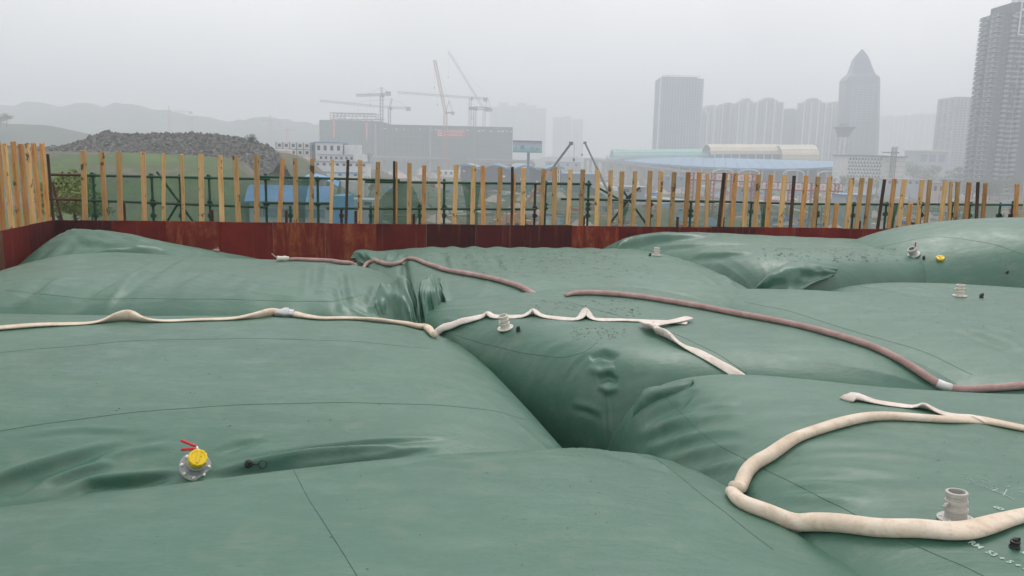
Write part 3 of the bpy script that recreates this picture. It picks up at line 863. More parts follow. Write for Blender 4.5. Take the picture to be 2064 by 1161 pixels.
def drape(ctrl, default, step=0.04, smooth=3, keys=None):
    P, S = path_xy(ctrl, keys)
    S = [tuple(s_) if s_ else default for s_ in S]
    if keys == ('E', 'A'): S = [(s_[0] * .92, s_[1] * .9) + s_[2:] for s_ in S]
    S = [s_ + (0.0,) * (3 - len(s_)) for s_ in S]
    n_ = 24
    pts = catmull(P, n_)
    sv = catmull([Vector(s_) for s_ in S], n_)
    # resample by length
    out = [(pts[0], sv[0])]; acc = 0
    for i in range(1, len(pts)):
        acc += (pts[i] - pts[i - 1]).length
        if acc >= step: out.append((pts[i], sv[i])); acc = 0
    res = []
    for p, s_ in out:
        q, n2 = drop(p.x, p.y, keys)
        res.append([q, n2, s_])
    # the hose bridges narrow valleys
    z = np.array([r[0].z for r in res]); z0 = z.copy()
    for _ in range(smooth):
        zz = z.copy(); zz[1:-1] = (z[:-2] + z[1:-1] * 2 + z[2:]) / 4
        z = np.maximum(zz, z0)
    for r, k in zip(res, z): r[0] = Vector((r[0].x, r[0].y, float(k)))
    nn = [r[1] for r in res]
    for i in range(len(res)):
        a_ = Vector((0, 0, 0))
        for j in range(max(0, i - 3), min(len(res), i + 4)): a_ += nn[j]
        res[i][1] = a_.normalized()
    return res
def sweep(mb, res, nseg=16, sink=0.12, power=2.3, mi=0, lumps=0.0, seed=0):
    vs = []; fs = []
    rr = random.Random(seed); ph = [rr.uniform(0, 6.3) for _ in range(4)]
    dist = 0
    for i, (p, n_, s_) in enumerate(res):
        a_ = res[max(0, i - 1)][0]; b_ = res[min(len(res) - 1, i + 1)][0]
        t = (b_ - a_).normalized()
        if i: dist += (p - res[i - 1][0]).length
        sd = t.cross(n_).normalized(); up = sd.cross(t).normalized()
        wd, ht, tw = s_.x / 2, s_.y / 2, s_.z
        if lumps:
            wd *= 1 + lumps * math.sin(dist * 9 + ph[0]) * math.sin(dist * 3.1 + ph[1]); ht *= 1 + 1.2 * lumps * math.sin(dist * 7 + ph[2])
        ct, st_ = math.cos(tw), math.sin(tw)
        lift = max(ht * abs(ct), wd * abs(st_)) * (1 - sink)
        c = p + up * lift
        for k in range(nseg):
            an = 2 * math.pi * k / nseg
            x = math.copysign(abs(math.cos(an)) ** (2 / power), math.cos(an)) * wd
            y = math.copysign(abs(math.sin(an)) ** (2 / power), math.sin(an)) * ht
            x, y = x * ct - y * st_, x * st_ + y * ct
            vs.append(c + sd * x + up * y)
    for i in range(len(res) - 1):
        for k in range(nseg):
            fs.append((i * nseg + k, i * nseg + (k + 1) % nseg, (i + 1) * nseg + (k + 1) % nseg, (i + 1) * nseg + k))
    fs.append(tuple(range(nseg - 1, -1, -1))); fs.append(tuple((len(res) - 1) * nseg + k for k in range(nseg)))
    mb.add(vs, fs, mi)
    return mb
def canvas_hose_mat(name, stops, stain):
    m = mat(name, (0.6, 0.5, 0.4), 0.75, 0, 0.25)
    t = m.node_tree; b = t.nodes['Principled BSDF']
    v = coords(t)
    f = noise(t, v, 4.5, 6, 0.65)
    c = ramp(t, f, stops)
    g_ = noise(t, coords(t, 'Object', (1, 1, 1)), 14, 5, 0.7)
    c = mixc(t, ramp(t, g_, [(0.50, (0, 0, 0)), (0.72, (0.75, 0.75, 0.75))]), c, stain)
    t.links.new(c, b.inputs['Base Color'])
    wv = noise(t, v, 220, 1, 0.5)
    bn = N(t, 'ShaderNodeBump', Strength=0.35, Distance=0.003); t.links.new(wv, bn.inputs['Height'])
    bn2 = N(t, 'ShaderNodeBump', Strength=0.5, Distance=0.012); t.links.new(noise(t, v, 16, 3, 0.6), bn2.inputs['Height']); t.links.new(bn.outputs[0], bn2.inputs['Normal'])
    t.links.new(bn2.outputs[0], b.inputs['Normal'])
    return m
M_HOSE = canvas_hose_mat('tan canvas hose', [(0.3, (0.60, 0.48, 0.37)), (0.55, (0.72, 0.61, 0.49)), (0.75, (0.78, 0.70, 0.60))], (0.50, 0.36, 0.25))
M_HOSEW = canvas_hose_mat('white canvas hose', [(0.3, (0.66, 0.56, 0.48)), (0.55, (0.76, 0.69, 0.63)), (0.75, (0.82, 0.77, 0.73))], (0.52, 0.38, 0.29))
M_HOSEP = canvas_hose_mat('dusty pink hose', [(0.3, (0.34, 0.215, 0.20)), (0.55, (0.43, 0.285, 0.265)), (0.75, (0.52, 0.37, 0.35))], (0.28, 0.17, 0.15))
M_RED = mat('red stripe print', (0.45, 0.06, 0.06), 0.6)
M_ALU = mat('cast aluminium', (0.62, 0.62, 0.62), 0.38, 0.85)
M_GREYP = varied('grey plastic fitting', [(0.3, (0.40, 0.39, 0.36)), (0.7, (0.52, 0.51, 0.47))], 12, 0.45)
M_GREYD = varied('cool grey metal flange', [(0.3, (0.30, 0.31, 0.31)), (0.7, (0.38, 0.39, 0.39))], 12, 0.4)
M_CREAM = varied('cream fitting', [(0.3, (0.58, 0.55, 0.48)), (0.7, (0.70, 0.67, 0.60))], 14, 0.45)
M_YEL = varied('yellow plastic cap', [(0.3, (0.78, 0.52, 0.01)), (0.7, (0.86, 0.62, 0.02))], 9, 0.4)
M_BLK = mat('black rubber', (0.010, 0.010, 0.011), 0.5)
M_REDP = mat('red plastic sleeve', (0.55, 0.03, 0.035), 0.4)
M_BOLT = mat('zinc bolt', (0.75, 0.73, 0.68), 0.35, 0.3)
M_HOLE = mat('dark bore', (0.03, 0.03, 0.028), 0.8)
M_CHALK = mat('white chalk', (0.40, 0.50, 0.45), 0.9)
M_SEAM = varied('welded seam', [(0.3, (0.030, 0.072, 0.050)), (0.7, (0.042, 0.098, 0.070))], 8, 0.5)

# the fat hose loop on the near right bag
r1 = empty('canvas_hose', gp(1700, 1068, 1.5), 'fat tan canvas hose lying in an open loop on the near right bag', 'hose')
res = drape([(2110, 872, .085, .035), (2064, 868, .085, .035), (2010, 858, .085, .04), (1970, 850, .09, .03, .3), (1900, 851, .075, .05), (1780, 846, .075, .055), (1700, 858, .08, .06), (1620, 884, .085, .065),
             (1560, 922, .09, .07), (1515, 955, .09, .075), (1478, 992, .085, .07)], (.09, .07), 0.03, keys=('E', 'A'))
m1 = sweep(MB(), res, 20, 0.1, 2.2, lumps=0.05, seed=2)
m1.build('hose_run', M_HOSE, r1, True)
res = drape([(1472, 1000, .075, .06), (1495, 1025, .09, .075), (1560, 1052, .096, .08), (1640, 1066, .098, .084), (1760, 1076, .098, .084), (1850, 1078, .10, .08), (1930, 1080, .115, .06), (1990, 1068, .11, .055), (2064, 1048, .085, .055), (2130, 1030, .08, .05)], (.095, .08), 0.03, keys=('E', 'A'))
m2 = sweep(MB(), res, 20, 0.1, 2.2, lumps=0.03, seed=5)
m2.build('hose_run', M_HOSE, r1, True)
# flattened hose behind the loop
tagm = MB()
res = drape([(1705, 808, .10, .015), (1722, 806, .09, .05), (1770, 813, .10, .018), (1830, 821, .09, .016), (1862, 825, .10, .035, .5), (1910, 838, .09, .016), (1960, 846, .10, .03, .3), (2000, 855, .09, .016), (2064, 866, .09, .02), (2120, 878, .09, .02)], (.09, .018), 0.03, keys=('E',))
tag(sweep(tagm, res, 14, 0.0, 1.7, lumps=0.06, seed=4).build('canvas_hose', M_HOSEW, None, True), 'flattened cream hose running behind the fat loop to the right edge', 'hose')
# white flat hose on the centre bag with two sharp folds
r2 = empty('canvas_hose', gp(1180, 640, 1.55), 'flat white canvas hose folded into a zigzag on the centre bag', 'hose')
res = drape([(876, 684, .09, .06), (886, 672, .10, .07), (905, 662, .10, .065), (940, 650, .10, .05), (970, 641, .10, .03), (985, 637, .10, .05, .6), (1000, 640, .09, .02), (1050, 639, .10, .018), (1075, 635, .11, .06, .7), (1100, 640, .10, .02),
             (1160, 645, .10, .02), (1180, 638, .12, .08, 1.0), (1200, 645, .10, .02), (1260, 647, .10, .02), (1340, 650, .11, .018), (1385, 653, .12, .018)], (.10, .02), 0.03, keys=('C',))
sweep(MB(), res, 14, 0.0, 1.7, lumps=0.04, seed=7).build('hose_run', M_HOSEW, r2, True)
res = drape([(1388, 646, .12, .02), (1360, 653, .12, .02), (1330, 658, .11, .02), (1302, 664, .12, .025)], (.11, .018), 0.03, keys=('C',))
for r_ in res: r_[0] = r_[0] + Vector((0, 0, 0.02))
sweep(MB(), res, 14, 0.0, 1.7, seed=8).build('hose_run', M_HOSEW, r2, True)
res = drape([(1300, 658, .13, .03), (1318, 672, .13, .05, .5), (1345, 684, .11, .06, 1.0), (1368, 696, .09, .03, .5), (1400, 709, .095, .022), (1440, 730, .095, .022), (1480, 753, .095, .022), (1505, 768, .08, .022), (1522, 780, .10, .02), (1540, 792, .10, .02)], (.1, .02), 0.03, keys=('C',))
for r_ in res[:10]: r_[0] = r_[0] + Vector((0, 0, 0.03))
sweep(MB(), res, 14, 0.0, 1.7, lumps=0.04, seed=9).build('hose_run', M_HOSEW, r2, True)
# left white hose with a coupling in it
r3 = empty('canvas_hose', gp(300, 645, 1.5), 'cream canvas hose along the far side of the left bag with a grey coupling', 'hose')
res = drape([(-80, 670, .10, .03), (0, 665, .10, .035), (90, 658, .10, .035), (180, 653, .10, .02), (230, 648, .12, .06, .7), (262, 646, .12, .09, .9), (290, 649, .11, .05, .5), (330, 649, .09, .025), (400, 647, .09, .025), (470, 645, .09, .03), (520, 641, .11, .07, .6), (548, 638, .11, .09, .7), (566, 639, .08, .07)], (.1, .03), 0.03, keys=('B',))
sweep(MB(), res, 16, 0.0, 1.8, lumps=0.04, seed=11).build('hose_run', M_HOSE, r3, True)
e1 = res[-1]
res = drape([(594, 640, .08, .07), (615, 642, .11, .05), (650, 645, .10, .035), (700, 645, .10, .035), (760, 642, .11, .05, .3), (800, 643, .11, .05), (835, 652, .10, .055), (858, 666, .095, .07), (866, 674, .085, .07), (874, 682, .08, .07)], (.1, .04), 0.03, keys=('B',))
sweep(MB(), res, 16, 0.0, 1.8, lumps=0.05, seed=12).build('hose_run', M_HOSE, r3, True)
e2 = res[0]
a_, b_ = e1[0] + Vector((0, 0, .04)), e2[0] + Vector((0, 0, .04))
a_ = a_ - (b_ - a_) * 0.15
d_ = b_ - a_
MB().tube([a_, a_ + d_ * .18, a_ + d_ * .3, a_ + d_ * .32, a_ + d_ * .42, a_ + d_ * .44, a_ + d_ * .6, a_ + d_ * .62, a_ + d_ * .72, a_ + d_ * .74, b_],
          [.038, .042, .043, .052, .052, .058, .058, .052, .052, .043, .038], 18).build('hose_coupling', M_ALU, r3, True, 40)
mid = a_ + d_ * .52
MB().tube([mid + Vector((-.05, -.055, -.03)), mid + Vector((0.0, -.07, -.035)), mid + Vector((.06, -.055, -.035))], .012, 8).build('coupling_lever', M_BLK, r3, True)
# red stripe print on the twist beside the coupling
# pink hose, long run from the far left end over three bags
res = drape([(582, 502, .06, .05), (600, 506, .065, .055), (640, 510, .065, .055), (700, 523, .065, .06), (745, 532, .065, .06), (790, 537, .065, .06), (815, 532, .065, .055), (834, 524, .07, .05), (860, 534, .065, .055), (905, 549, .07, .06),
             (960, 559, .07, .06), (1010, 570, .07, .06), (1050, 583, .07, .062), (1078, 598, .07, .062), (1092, 606, .07, .062)], (.065, .058), 0.05, 8, ('G', 'I'))
r4 = empty('pink_hose', res[0][0], 'dusty pink hose crossing from the bare coupling over the middle bag', 'hose')
sweep(MB(), res, 14, 0.05, 2.0, lumps=0.03, seed=14).build('hose_run', M_HOSEP, r4, True)
c0 = res[0][0] + Vector((0, 0, .035)); dr = (res[0][0] - res[2][0]).normalized()
MB().tube([c0, c0 + dr * .03, c0 + dr * .035, c0 + dr * .07, c0 + dr * .075, c0 + dr * .13, c0 + dr * .135, c0 + dr * .16],
          [.030, .030, .038, .038, .033, .033, .037, .037], 16).build('end_coupling', M_CREAM, r4, True, 40)
MB().bar(c0 + dr * .15, c0 + dr * .23 + Vector((0, 0, .07)), .018, .01).build('coupling_lug', M_CREAM, r4)
res = drape([(1140, 598, .05, .03), (1160, 595, .07, .055), (1200, 595, .065, .06), (1270, 600, .065, .06), (1350, 612, .065, .06), (1430, 626, .065, .06), (1500, 640, .065, .06), (1590, 657, .065, .06), (1680, 680, .065, .06), (1750, 702, .066, .062), (1810, 730, .068, .062),
             (1850, 755, .068, .064), (1880, 776, .068, .064), (1910, 790, .07, .06), (1960, 792, .068, .06), (2010, 787, .068, .06), (2064, 783, .068, .06), (2130, 778, .068, .06)], (.065, .06), 0.05, 14, ('C', 'D'))
r5 = empty('pink_hose', res[0][0], 'long dusty pink hose sweeping down the right side of the centre bag', 'hose')
sweep(MB(), res, 14, 0.05, 2.0, lumps=0.02, seed=15).build('hose_run', M_HOSEP, r5, True)
# white tape wrap near its right end
kk = min(range(len(res)), key=lambda i_: (res[i_][0] - (hit(1955, 792)[0])).length)
cand = res[max(0, kk - 1):kk + 2]
if len(cand) > 2:
    for r_ in cand: r_[2] = Vector((r_[2].x + .003, r_[2].y + .003, 0))
    sweep(MB(), cand, 14, 0.05, 2.0).build('tape_wrap', mat('white tape', (0.75, 0.73, 0.71), 0.5), r5, True)

# ================================================================== fittings on the bags
def frame_at(px, py, tilt=None):
    p, n_ = hit(px, py)
    n_ = (n_ + Vector((0, 0, 0.6))).normalized() if tilt is None else tilt.normalized()
    return p, n_
def place(root, n_, rz=0.0):
    q = Vector((0, 0, 1)).rotation_difference(n_)
    root.rotation_mode = 'QUATERNION'
    root.rotation_quaternion = q @ Matrix.Rotation(rz, 4, 'Z').to_quaternion()
def lpart(mb, name, m_, root, smooth=False, angle=None):
    o = mesh_obj(name, mb.mesh(name), m_, root, smooth)
    if angle: o.data.set_sharp_from_angle(angle=R(angle))
    return o
def open_coupling(px, py, s_, label, mt, rz=0.5, ring=True):
    p, n_ = frame_at(px, py)
    root = empty('hose_coupling', p, label, 'coupling', 'open couplings on the bags')
    place(root, n_, rz)
    lpart(MB().lathe([(.085 * s_, 0), (.088 * s_, .004), (.088 * s_, .012 * s_), (.055 * s_, .016 * s_)], 28), 'flange', mt, root, True, 35)
    b = MB()
    prof = [(.052, .012), (.052, .05), (.058, .054), (.058, .066), (.050, .07), (.050, .088), (.055, .092), (.055, .106), (.047, .110), (.047, .128), (.053, .133), (.053, .150),
            (.050, .153), (.040, .153), (.040, .05), (.0, .05)]
    lpart(b.lathe([(r_ * s_, z * s_) for r_, z in prof[:-1]] , 32), 'collar', mt, root, True, 35)
    lpart(MB().lathe([(.0405 * s_, .058 * s_), (.0405 * s_, .062 * s_)], 24), 'bore', M_HOLE, root)
    for a in range(2):
        ca, sa = math.cos(a * math.pi), math.sin(a * math.pi)
        lpart(MB().tube([(ca * .052 * s_, sa * .052 * s_, .095 * s_), (ca * .075 * s_, sa * .075 * s_, .10 * s_), (ca * .082 * s_, sa * .082 * s_, .085 * s_), (ca * .07 * s_, .02 * s_, .078 * s_)], .008 * s_, 8), 'cam_lever', mt, root, True)
    for a in range(6):
        an = a * math.pi / 3 + 0.3
        lpart(MB().lathe([(.007 * s_, 0), (.007 * s_, .006 * s_), (.004 * s_, .008 * s_)], 8, (math.cos(an) * .072 * s_, math.sin(an) * .072 * s_, .013 * s_)), 'bolt', M_BOLT, root)
    return root
open_coupling(1926, 1048, 0.84, 'open grey coupling standing just behind the fat hose loop', M_GREYP, 0.4)
open_coupling(1019, 662, 0.9, 'cream threaded coupling on the centre bag beside the white zigzag hose', M_CREAM, 0.9)
open_coupling(1934, 597, 0.98, 'cream coupling on the flat bag at the right, left of its black plug', M_CREAM, 0.2)
open_coupling(1323, 515, 0.85, 'small distant cream coupling on the bag in front of the red wall', M_CREAM, 0.2)
# the valve with the yellow cap
p, n_ = hit(392, 945, ('B',))
n_ = Vector((0.40, -0.60, 0.70)).normalized()
vr = empty('valve', p + n_ * 0.022, 'grey flanged valve with yellow screw cap and red twin handles on the left bag', 'valve')
place(vr, n_, 0.0)
lpart(MB().lathe([(.083, 0), (.085, .003), (.085, .012), (.083, .014), (.058, .015)], 40), 'flange', M_GREYD, vr, True, 35)
lpart(MB().lathe([(.060, .013), (.054, .022), (.049, .045), (.049, .060), (.053, .062), (.053, .074), (.046, .078), (.046, .095)], 32), 'body', M_GREYD, vr, True, 35)
for a in range(8):
    an = a * math.pi / 4 + 0.3
    lpart(MB().lathe([(.0095, 0), (.0095, .006), (.006, .010), (.003, .011)], 12, (math.cos(an) * .070, math.sin(an) * .070, .0145)), 'bolt', M_BOLT, vr, True, 40)
capm = MB()
nr = 48; vs = []; fs = []
prof = [(.046, .088), (.048, .090), (.048, .126), (.045, .130), (.038, .130), (.037, .127), (.0, .127)]
for i, (r_, z) in enumerate(prof[:-1]):
    for k in range(nr):
        a = 2 * math.pi * k / nr
        q = r_ * (1 + (0.05 if (k // 2) % 2 and i in (1, 2) else 0))
        vs.append((math.cos(a) * q, math.sin(a) * q, z))
for i in range(len(prof) - 2):
    for k in range(nr): fs.append((i * nr + k, i * nr + (k + 1) % nr, (i + 1) * nr + (k + 1) % nr, (i + 1) * nr + k))
fs.append(tuple((len(prof) - 2) * nr + k for k in range(nr)))
lpart(capm.add(vs, fs), 'screw_cap', M_YEL, vr, True, 30)
lpart(MB().box((0, 0, .131), (.012, .066, .008), 0.25), 'cap_rib', M_YEL, vr)
lpart(MB().lathe([(.003, .1275), (.003, .129)], 10, (.013, .01, 0)).lathe([(.003, .1275), (.003, .129)], 10, (.012, -.016, 0)), 'cap_dimple', mat('worn yellow', (0.45, 0.3, 0.02), 0.6), vr)
for sg, tipv in ((1, (-.125, .075, .095)), (-1, (-.105, .035, .070))):
    a = Vector((.0, .035, .105)); m_ = Vector((-.035, .062, .115 if sg > 0 else .085)); t_ = Vector(tipv)
    lpart(MB().tube([a, a.lerp(m_, .6), m_], .0065, 8), 'lever', M_ALU, vr, True)
    lpart(MB().tube([m_, m_.lerp(t_, .1), m_.lerp(t_, .9), t_], [.006, .0085, .0085, .005], 10), 'red_grip', M_REDP, vr, True)
# plugs with a tether
def plug(px, py, s_, label, kind='plug', ring=False):
    p, n_ = frame_at(px, py)
    s_ = s_ * 0.85; root = empty('vent_plug', p, label, 'plug', 'black plugs on the bags'); place(root, n_)
    lpart(MB().lathe([(.030 * s_, 0), (.031 * s_, .006 * s_), (.026 * s_, .010 * s_), (.022 * s_, .024 * s_), (.027 * s_, .026 * s_), (.027 * s_, .040 * s_), (.016 * s_, .044 * s_), (.015 * s_, .054 * s_), (.008 * s_, .058 * s_)], 16), 'plug_body', M_BLK, root, True, 35)
    lpart(MB().box((.01 * s_, 0, .052 * s_), (.03 * s_, .012 * s_, .018 * s_)), 'wing_nut', M_BLK, root)
    if ring:
        pts = [(.075 + math.cos(t_) * .022, math.sin(t_) * .018 + .01, .02 + math.sin(t_) * .018) for t_ in [i * math.pi / 10 for i in range(21)]]
        lpart(MB().tube(pts, .0022, 6), 'tether_ring', M_BLK, root, True)
        lpart(MB().tube([(.02, 0, .015), (.04, .005, .008), (.054, .01, .016)], .003, 6), 'tether', M_BLK, root, True)
    return root
plug(501, 936, 0.85, 'black vent plug with a thin ring tether right of the yellow capped valve', ring=True)
plug(1045, 667, 0.9, 'black plug beside the cream threaded coupling on the centre bag')
plug(1978, 600, 1.1, 'black plug right of the cream coupling on the flat bag')
plug(2045, 1103, 0.82, 'black plug in the foreground at the right edge below the fat hose')
plug(1310, 516, 0.9, 'tiny distant black plug beside the small cream coupling')
plug(1862, 521, 0.9, 'tiny black plug between the bent valve and the yellow cap')
plug(2030, 550, 0.8, 'tiny black plug on the tall bag near the right edge')
# valve leaning on the tall bag, loose yellow cap
p, n_ = frame_at(1842, 514)
vr2 = empty('valve', p, 'small leaning grey valve with a red lever on the tall right bag', 'valve')
place(vr2, (n_ + Vector((-.45, -.1, .3))).normalized())
lpart(MB().lathe([(.10, 0), (.10, .015), (.062, .02), (.062, .075), (.07, .08), (.07, .12), (.05, .125)], 20), 'body', M_GREYP, vr2, True, 35)
lpart(MB().lathe([(.045, .126), (.045, .128)], 16), 'bore', M_HOLE, vr2)
lpart(MB().bar((.05, 0, .10), (.09, 0, .20), .02, .012), 'lever', M_REDP, vr2)
p, n_ = frame_at(1895, 522)
yc = empty('yellow_lid', p, 'bright yellow cap lying alone on the tall right bag', 'cap'); place(yc, (n_ + Vector((0, -.3, .3))).normalized())
lpart(MB().lathe([(.055, 0), (.06, .004), (.06, .032), (.055, .036), (.04, .036), (.04, .03)], 20), 'cap_shell', M_YEL, yc, True, 35)
lpart(MB().box((0, 0, .038), (.012, .085, .012)), 'cap_rib', M_YEL, yc)
p, n_ = frame_at(436, 503)
kn = empty('pipe_fitting', p, 'small pinkish fitting lying on top of the wrinkled left bag', 'fitting'); place(kn, n_)
lpart(MB().tube([(-.05, 0, .02), (-.02, 0, .02), (-.018, 0, .02), (.05, 0, .02)], [.018, .018, .026, .026], 10), 'fitting_body', M_HOSEP, kn, True, 40)
lpart(MB().lathe([(.012, 0), (.012, .04)], 8, (.02, 0, .03)), 'fitting_stub', M_HOSEP, kn)

# ------------------------------------------------------------------ folded corner ears of the bags
def ear(key, T, B, Y, seed, bulge=0.05, crum=0.02, name='corner_ear', n=(40, 22)):
    """a folded corner of doubled canvas: T and B are its upper and lower edge, Y their distances"""
    T = [(x, y, yy if yy else hit(x, y, (key,))[0].y - .06) for x, y, yy in T]
    B = [(x, y, yy if yy else hit(x, y, (key,))[0].y + .01) for x, y, yy in B]
    Tp = catmull([at(x, y, yy) for x, y, yy in T], 12)
    Bp = []
    for x, y, yy in B:
        Bp.append(at(x, y, yy))
    Bp = catmull(Bp, 12)
    def samp(P, s_):
        f = s_ * (len(P) - 1); i = min(int(f), len(P) - 2); return P[i].lerp(P[i + 1], f - i)
    nu, nv = n; vs = []; fs = []
    U_, V_ = np.meshgrid(np.linspace(0, 1, nu), np.linspace(0, 1, nv), indexing='ij')
    nz = vnoise(U_ * 5 + seed, V_ * 2.2, seed) + 0.5 * vnoise(U_ * 11, V_ * 4 + seed, seed + 1); nz = 0.6 * nz + 0.7 * (0.5 - 1.6 * np.abs(vnoise(U_ * 6.5 + V_ * 2.0 + seed, V_ * 2.6 + U_ * 1.5, seed + 3)))
    for i in range(nu):
        for j in range(nv):
            a, b = samp(Bp, i / (nu - 1)), samp(Tp, i / (nu - 1)); v_ = j / (nv - 1)
            p = a.lerp(b, v_)
            toward = (Vector((0, 0, EYE)) - p).normalized(); toward = (toward + Vector((0, 0, .3))).normalized()
            prof_ = bulge * (math.sin(v_ * math.pi * 2.0) * -0.6 + math.sin(v_ * math.pi) * 0.5) * math.sin(math.pi * min(1, .15 + i / (nu - 1) * .85))
            p = p + toward * (prof_ + crum * float(nz[i, j]) * math.sin(math.pi * v_) ** .4)
            vs.append(p)
    N_ = len(vs)
    back = [p + (p - Vector((0, 0, EYE))).normalized() * 0.035 + Vector((0, 0, -.01)) for p in vs]
    for i in range(nu - 1):
        for j in range(nv - 1):
            a = i * nv + j; fs.append((a, a + 1, a + nv + 1, a + nv)); fs.append((N_ + a, N_ + a + nv, N_ + a + nv + 1, N_ + a + 1))
    for i in range(nu - 1):
        for j in (0, nv - 1):
            a = i * nv + j; q4 = (a, a + nv, N_ + a + nv, N_ + a); fs.append(q4 if j == 0 else q4[::-1])
    for j in range(nv - 1):
        for i in (0, nu - 1):
            a = i * nv + j; q4 = (a, a + 1, N_ + a + 1, N_ + a); fs.append(q4[::-1] if i == 0 else q4)
    o = MB().add(vs + back, fs).build(name, M_BAG, BAGS[key]['root'], True); o.data.set_sharp_from_angle(angle=R(70)); return o
ear('E', [(1279, 812, None), (1300, 784, None), (1345, 775, None), (1398, 765, None)], [(1272, 862, None), (1316, 838, None), (1364, 812, None), (1388, 786, None)], 0, 5, 0.07, 0.004)
ear('J', [(1526, 575, 10.9), (1556, 546, 11.1), (1598, 528, 11.3), (1650, 533, 11.4), (1690, 541, 11.6)], [(1524, 590, 10.7), (1560, 592, 10.5), (1605, 590, 10.4), (1640, 570, 10.9), (1680, 556, 11.4)], 0, 9, 0.22, 0.085)
ear('G', [(756, 600, 8.7), (768, 570, 8.9), (788, 571, 9.0), (806, 556, 9.0), (826, 562, 8.8), (841, 604, 8.3)], [(752, 672, 8.3), (782, 684, 8.15), (812, 690, 8.0), (836, 694, 7.9), (846, 690, 7.9)], 0, 13, 0.12, 0.09, n=(60, 34))
ear('I', [(843, 600, 8.5), (847, 568, 8.9), (861, 562, 9.0), (872, 552, 9.2), (888, 572, 9.1), (898, 600, 8.8)], [(846, 690, 7.95), (856, 688, 8.0), (872, 672, 8.1), (888, 664, 8.25), (900, 655, 8.4)], 0, 19, 0.12, 0.09, n=(60, 34))
ear('I', [(706, 520, 13.0), (716, 506, 13.2), (734, 503, 13.3), (762, 506, 13.3), (800, 503, 13.3)], [(714, 522, 12.9), (730, 530, 12.6), (752, 540, 12.2), (778, 546, 12.0), (806, 548, 11.8)], 0, 27, 0.12, 0.09)
ear('J', [(1241, 500, 14.2), (1252, 483, 14.5), (1290, 473, 14.8), (1345, 467, 14.9), (1400, 473, 14.9)], [(1243, 506, 13.9), (1270, 506, 13.9), (1310, 498, 14.1), (1350, 488, 14.3), (1400, 482, 14.5)], 0, 33, 0.16, 0.04)

# ------------------------------------------------------------------ welded seams, lying on the canvas
def seam(key, ctrl, wd=0.006, wob=0.004, seed=0):
    P = catmull([Vector((x, y, 0)) for x, y in ctrl], 26)
    rr = random.Random(seed); vs = []; pts = []
    bv = BAGS[key]['root']
    for i, p in enumerate(P):
        h, n2 = hit(p.x, p.y + 0.5 * math.sin(i * 0.21 + seed))
        if h is None: continue
        o_ = own_hit2(key, h)
        if not o_: continue
        if pts and (pts[-1][0] - h).length > 0.5: break
        pts.append((h, n2))
    if len(pts) < 4: return
    mb = MB(); vs = []; fs = []
    for i, (h, n2) in enumerate(pts):
        t = (pts[min(i + 1, len(pts) - 1)][0] - pts[max(i - 1, 0)][0]).normalized()
        sd = t.cross(n2).normalized()
        w_ = wd * 0.5 * (1 + 0.3 * math.sin(i * 0.9 + seed))
        vs += [h - sd * w_ - n2 * .002, h - sd * w_ * .6 + n2 * .0018, h + sd * w_ * .6 + n2 * .0018, h + sd * w_ - n2 * .002]
    for i in range(len(pts) - 1):
        for k in range(3): fs.append((i * 4 + k, i * 4 + k + 1, i * 4 + k + 5, i * 4 + k + 4))
    mb.add(vs, fs).build('seam', M_SEAM, BAGS[key]['root'], True)
KEYBV = {}
def own_hit2(key, pt):
    if key not in KEYBV: KEYBV[key] = make_bvh([key])
    r_ = KEYBV[key].find_nearest(pt)
    return r_[0] is not None and r_[3] < 0.004
seam('B', [(-20, 712), (120, 700), (300, 686), (520, 683), (700, 688), (860, 702)], .005, seed=1)
seam('B', [(-20, 872), (150, 846), (330, 826), (520, 815), (700, 812), (860, 816), (980, 826), (1060, 846)], .005, seed=2)
seam('A', [(590, 945), (625, 1010), (670, 1080), (725, 1170)], .0035, seed=3)
seam('A', [(1278, 900), (1330, 930), (1400, 985), (1470, 1040), (1560, 1110)], .0035, seed=33)
seam('C', [(905, 672), (980, 694), (1060, 712), (1130, 720), (1175, 710), (1205, 690)], .005, seed=4)
seam('C', [(1150, 610), (1240, 635), (1345, 668), (1420, 700), (1480, 735), (1530, 775)], .006, seed=5)
seam('D', [(1500, 608), (1600, 630), (1720, 668), (1850, 705), (1960, 755)], .006, seed=6)
seam('E', [(1342, 800), (1380, 840), (1430, 885), (1500, 925), (1580, 965), (1680, 1015), (1740, 1046)], .0035, seed=7)
seam('E', [(1800, 1082), (1880, 1115), (1960, 1150), (2010, 1175)], .003, seed=8)
seam('G', [(10, 585), (80, 592), (180, 602), (320, 602), (480, 604), (640, 608), (690, 604), (730, 594)], .007, seed=9)
seam('L', [(1650, 558), (1720, 575), (1830, 594), (1960, 617), (2070, 635)], .007, seed=10)
seam('K', [(1760, 500), (1880, 478), (1990, 490), (2070, 515)], .007, seed=12)

# ------------------------------------------------------------------ chalk marks on the near right bag
def chalk(text, px, py, dirpx, size, name='chalk_mark', squash=1.0):
    cu = bpy.data.curves.new('t', 'FONT'); cu.body = text; cu.size = size; cu.offset = 0.0012
    o = bpy.data.objects.new('t', cu); COL.objects.link(o)
    dg = bpy.context.evaluated_depsgraph_get()
    me = bpy.data.meshes.new_from_object(o.evaluated_get(dg))
    bpy.data.objects.remove(o)
    a = hit(px, py, ('E',))[0].copy(); b = hit(dirpx[0], dirpx[1], ('E',))[0].copy()
    ux = (b - a); ux.z = 0; ux.normalize(); uy = Vector((-ux.y, ux.x, 0))
    mb = MB(); vs = []
    for v_ in me.vertices:
        q = a + ux * v_.co.x + uy * v_.co.y * squash
        h, n2 = drop(q.x, q.y); vs.append(h + n2 * .0025)
    mb.add(vs, [tuple(p_.vertices) for p_ in me.polygons])
    return mb.build(name, M_CHALK, BAGS['E']['root'])
chalk('B', 2018, 1030, (2064, 1010), 0.055)
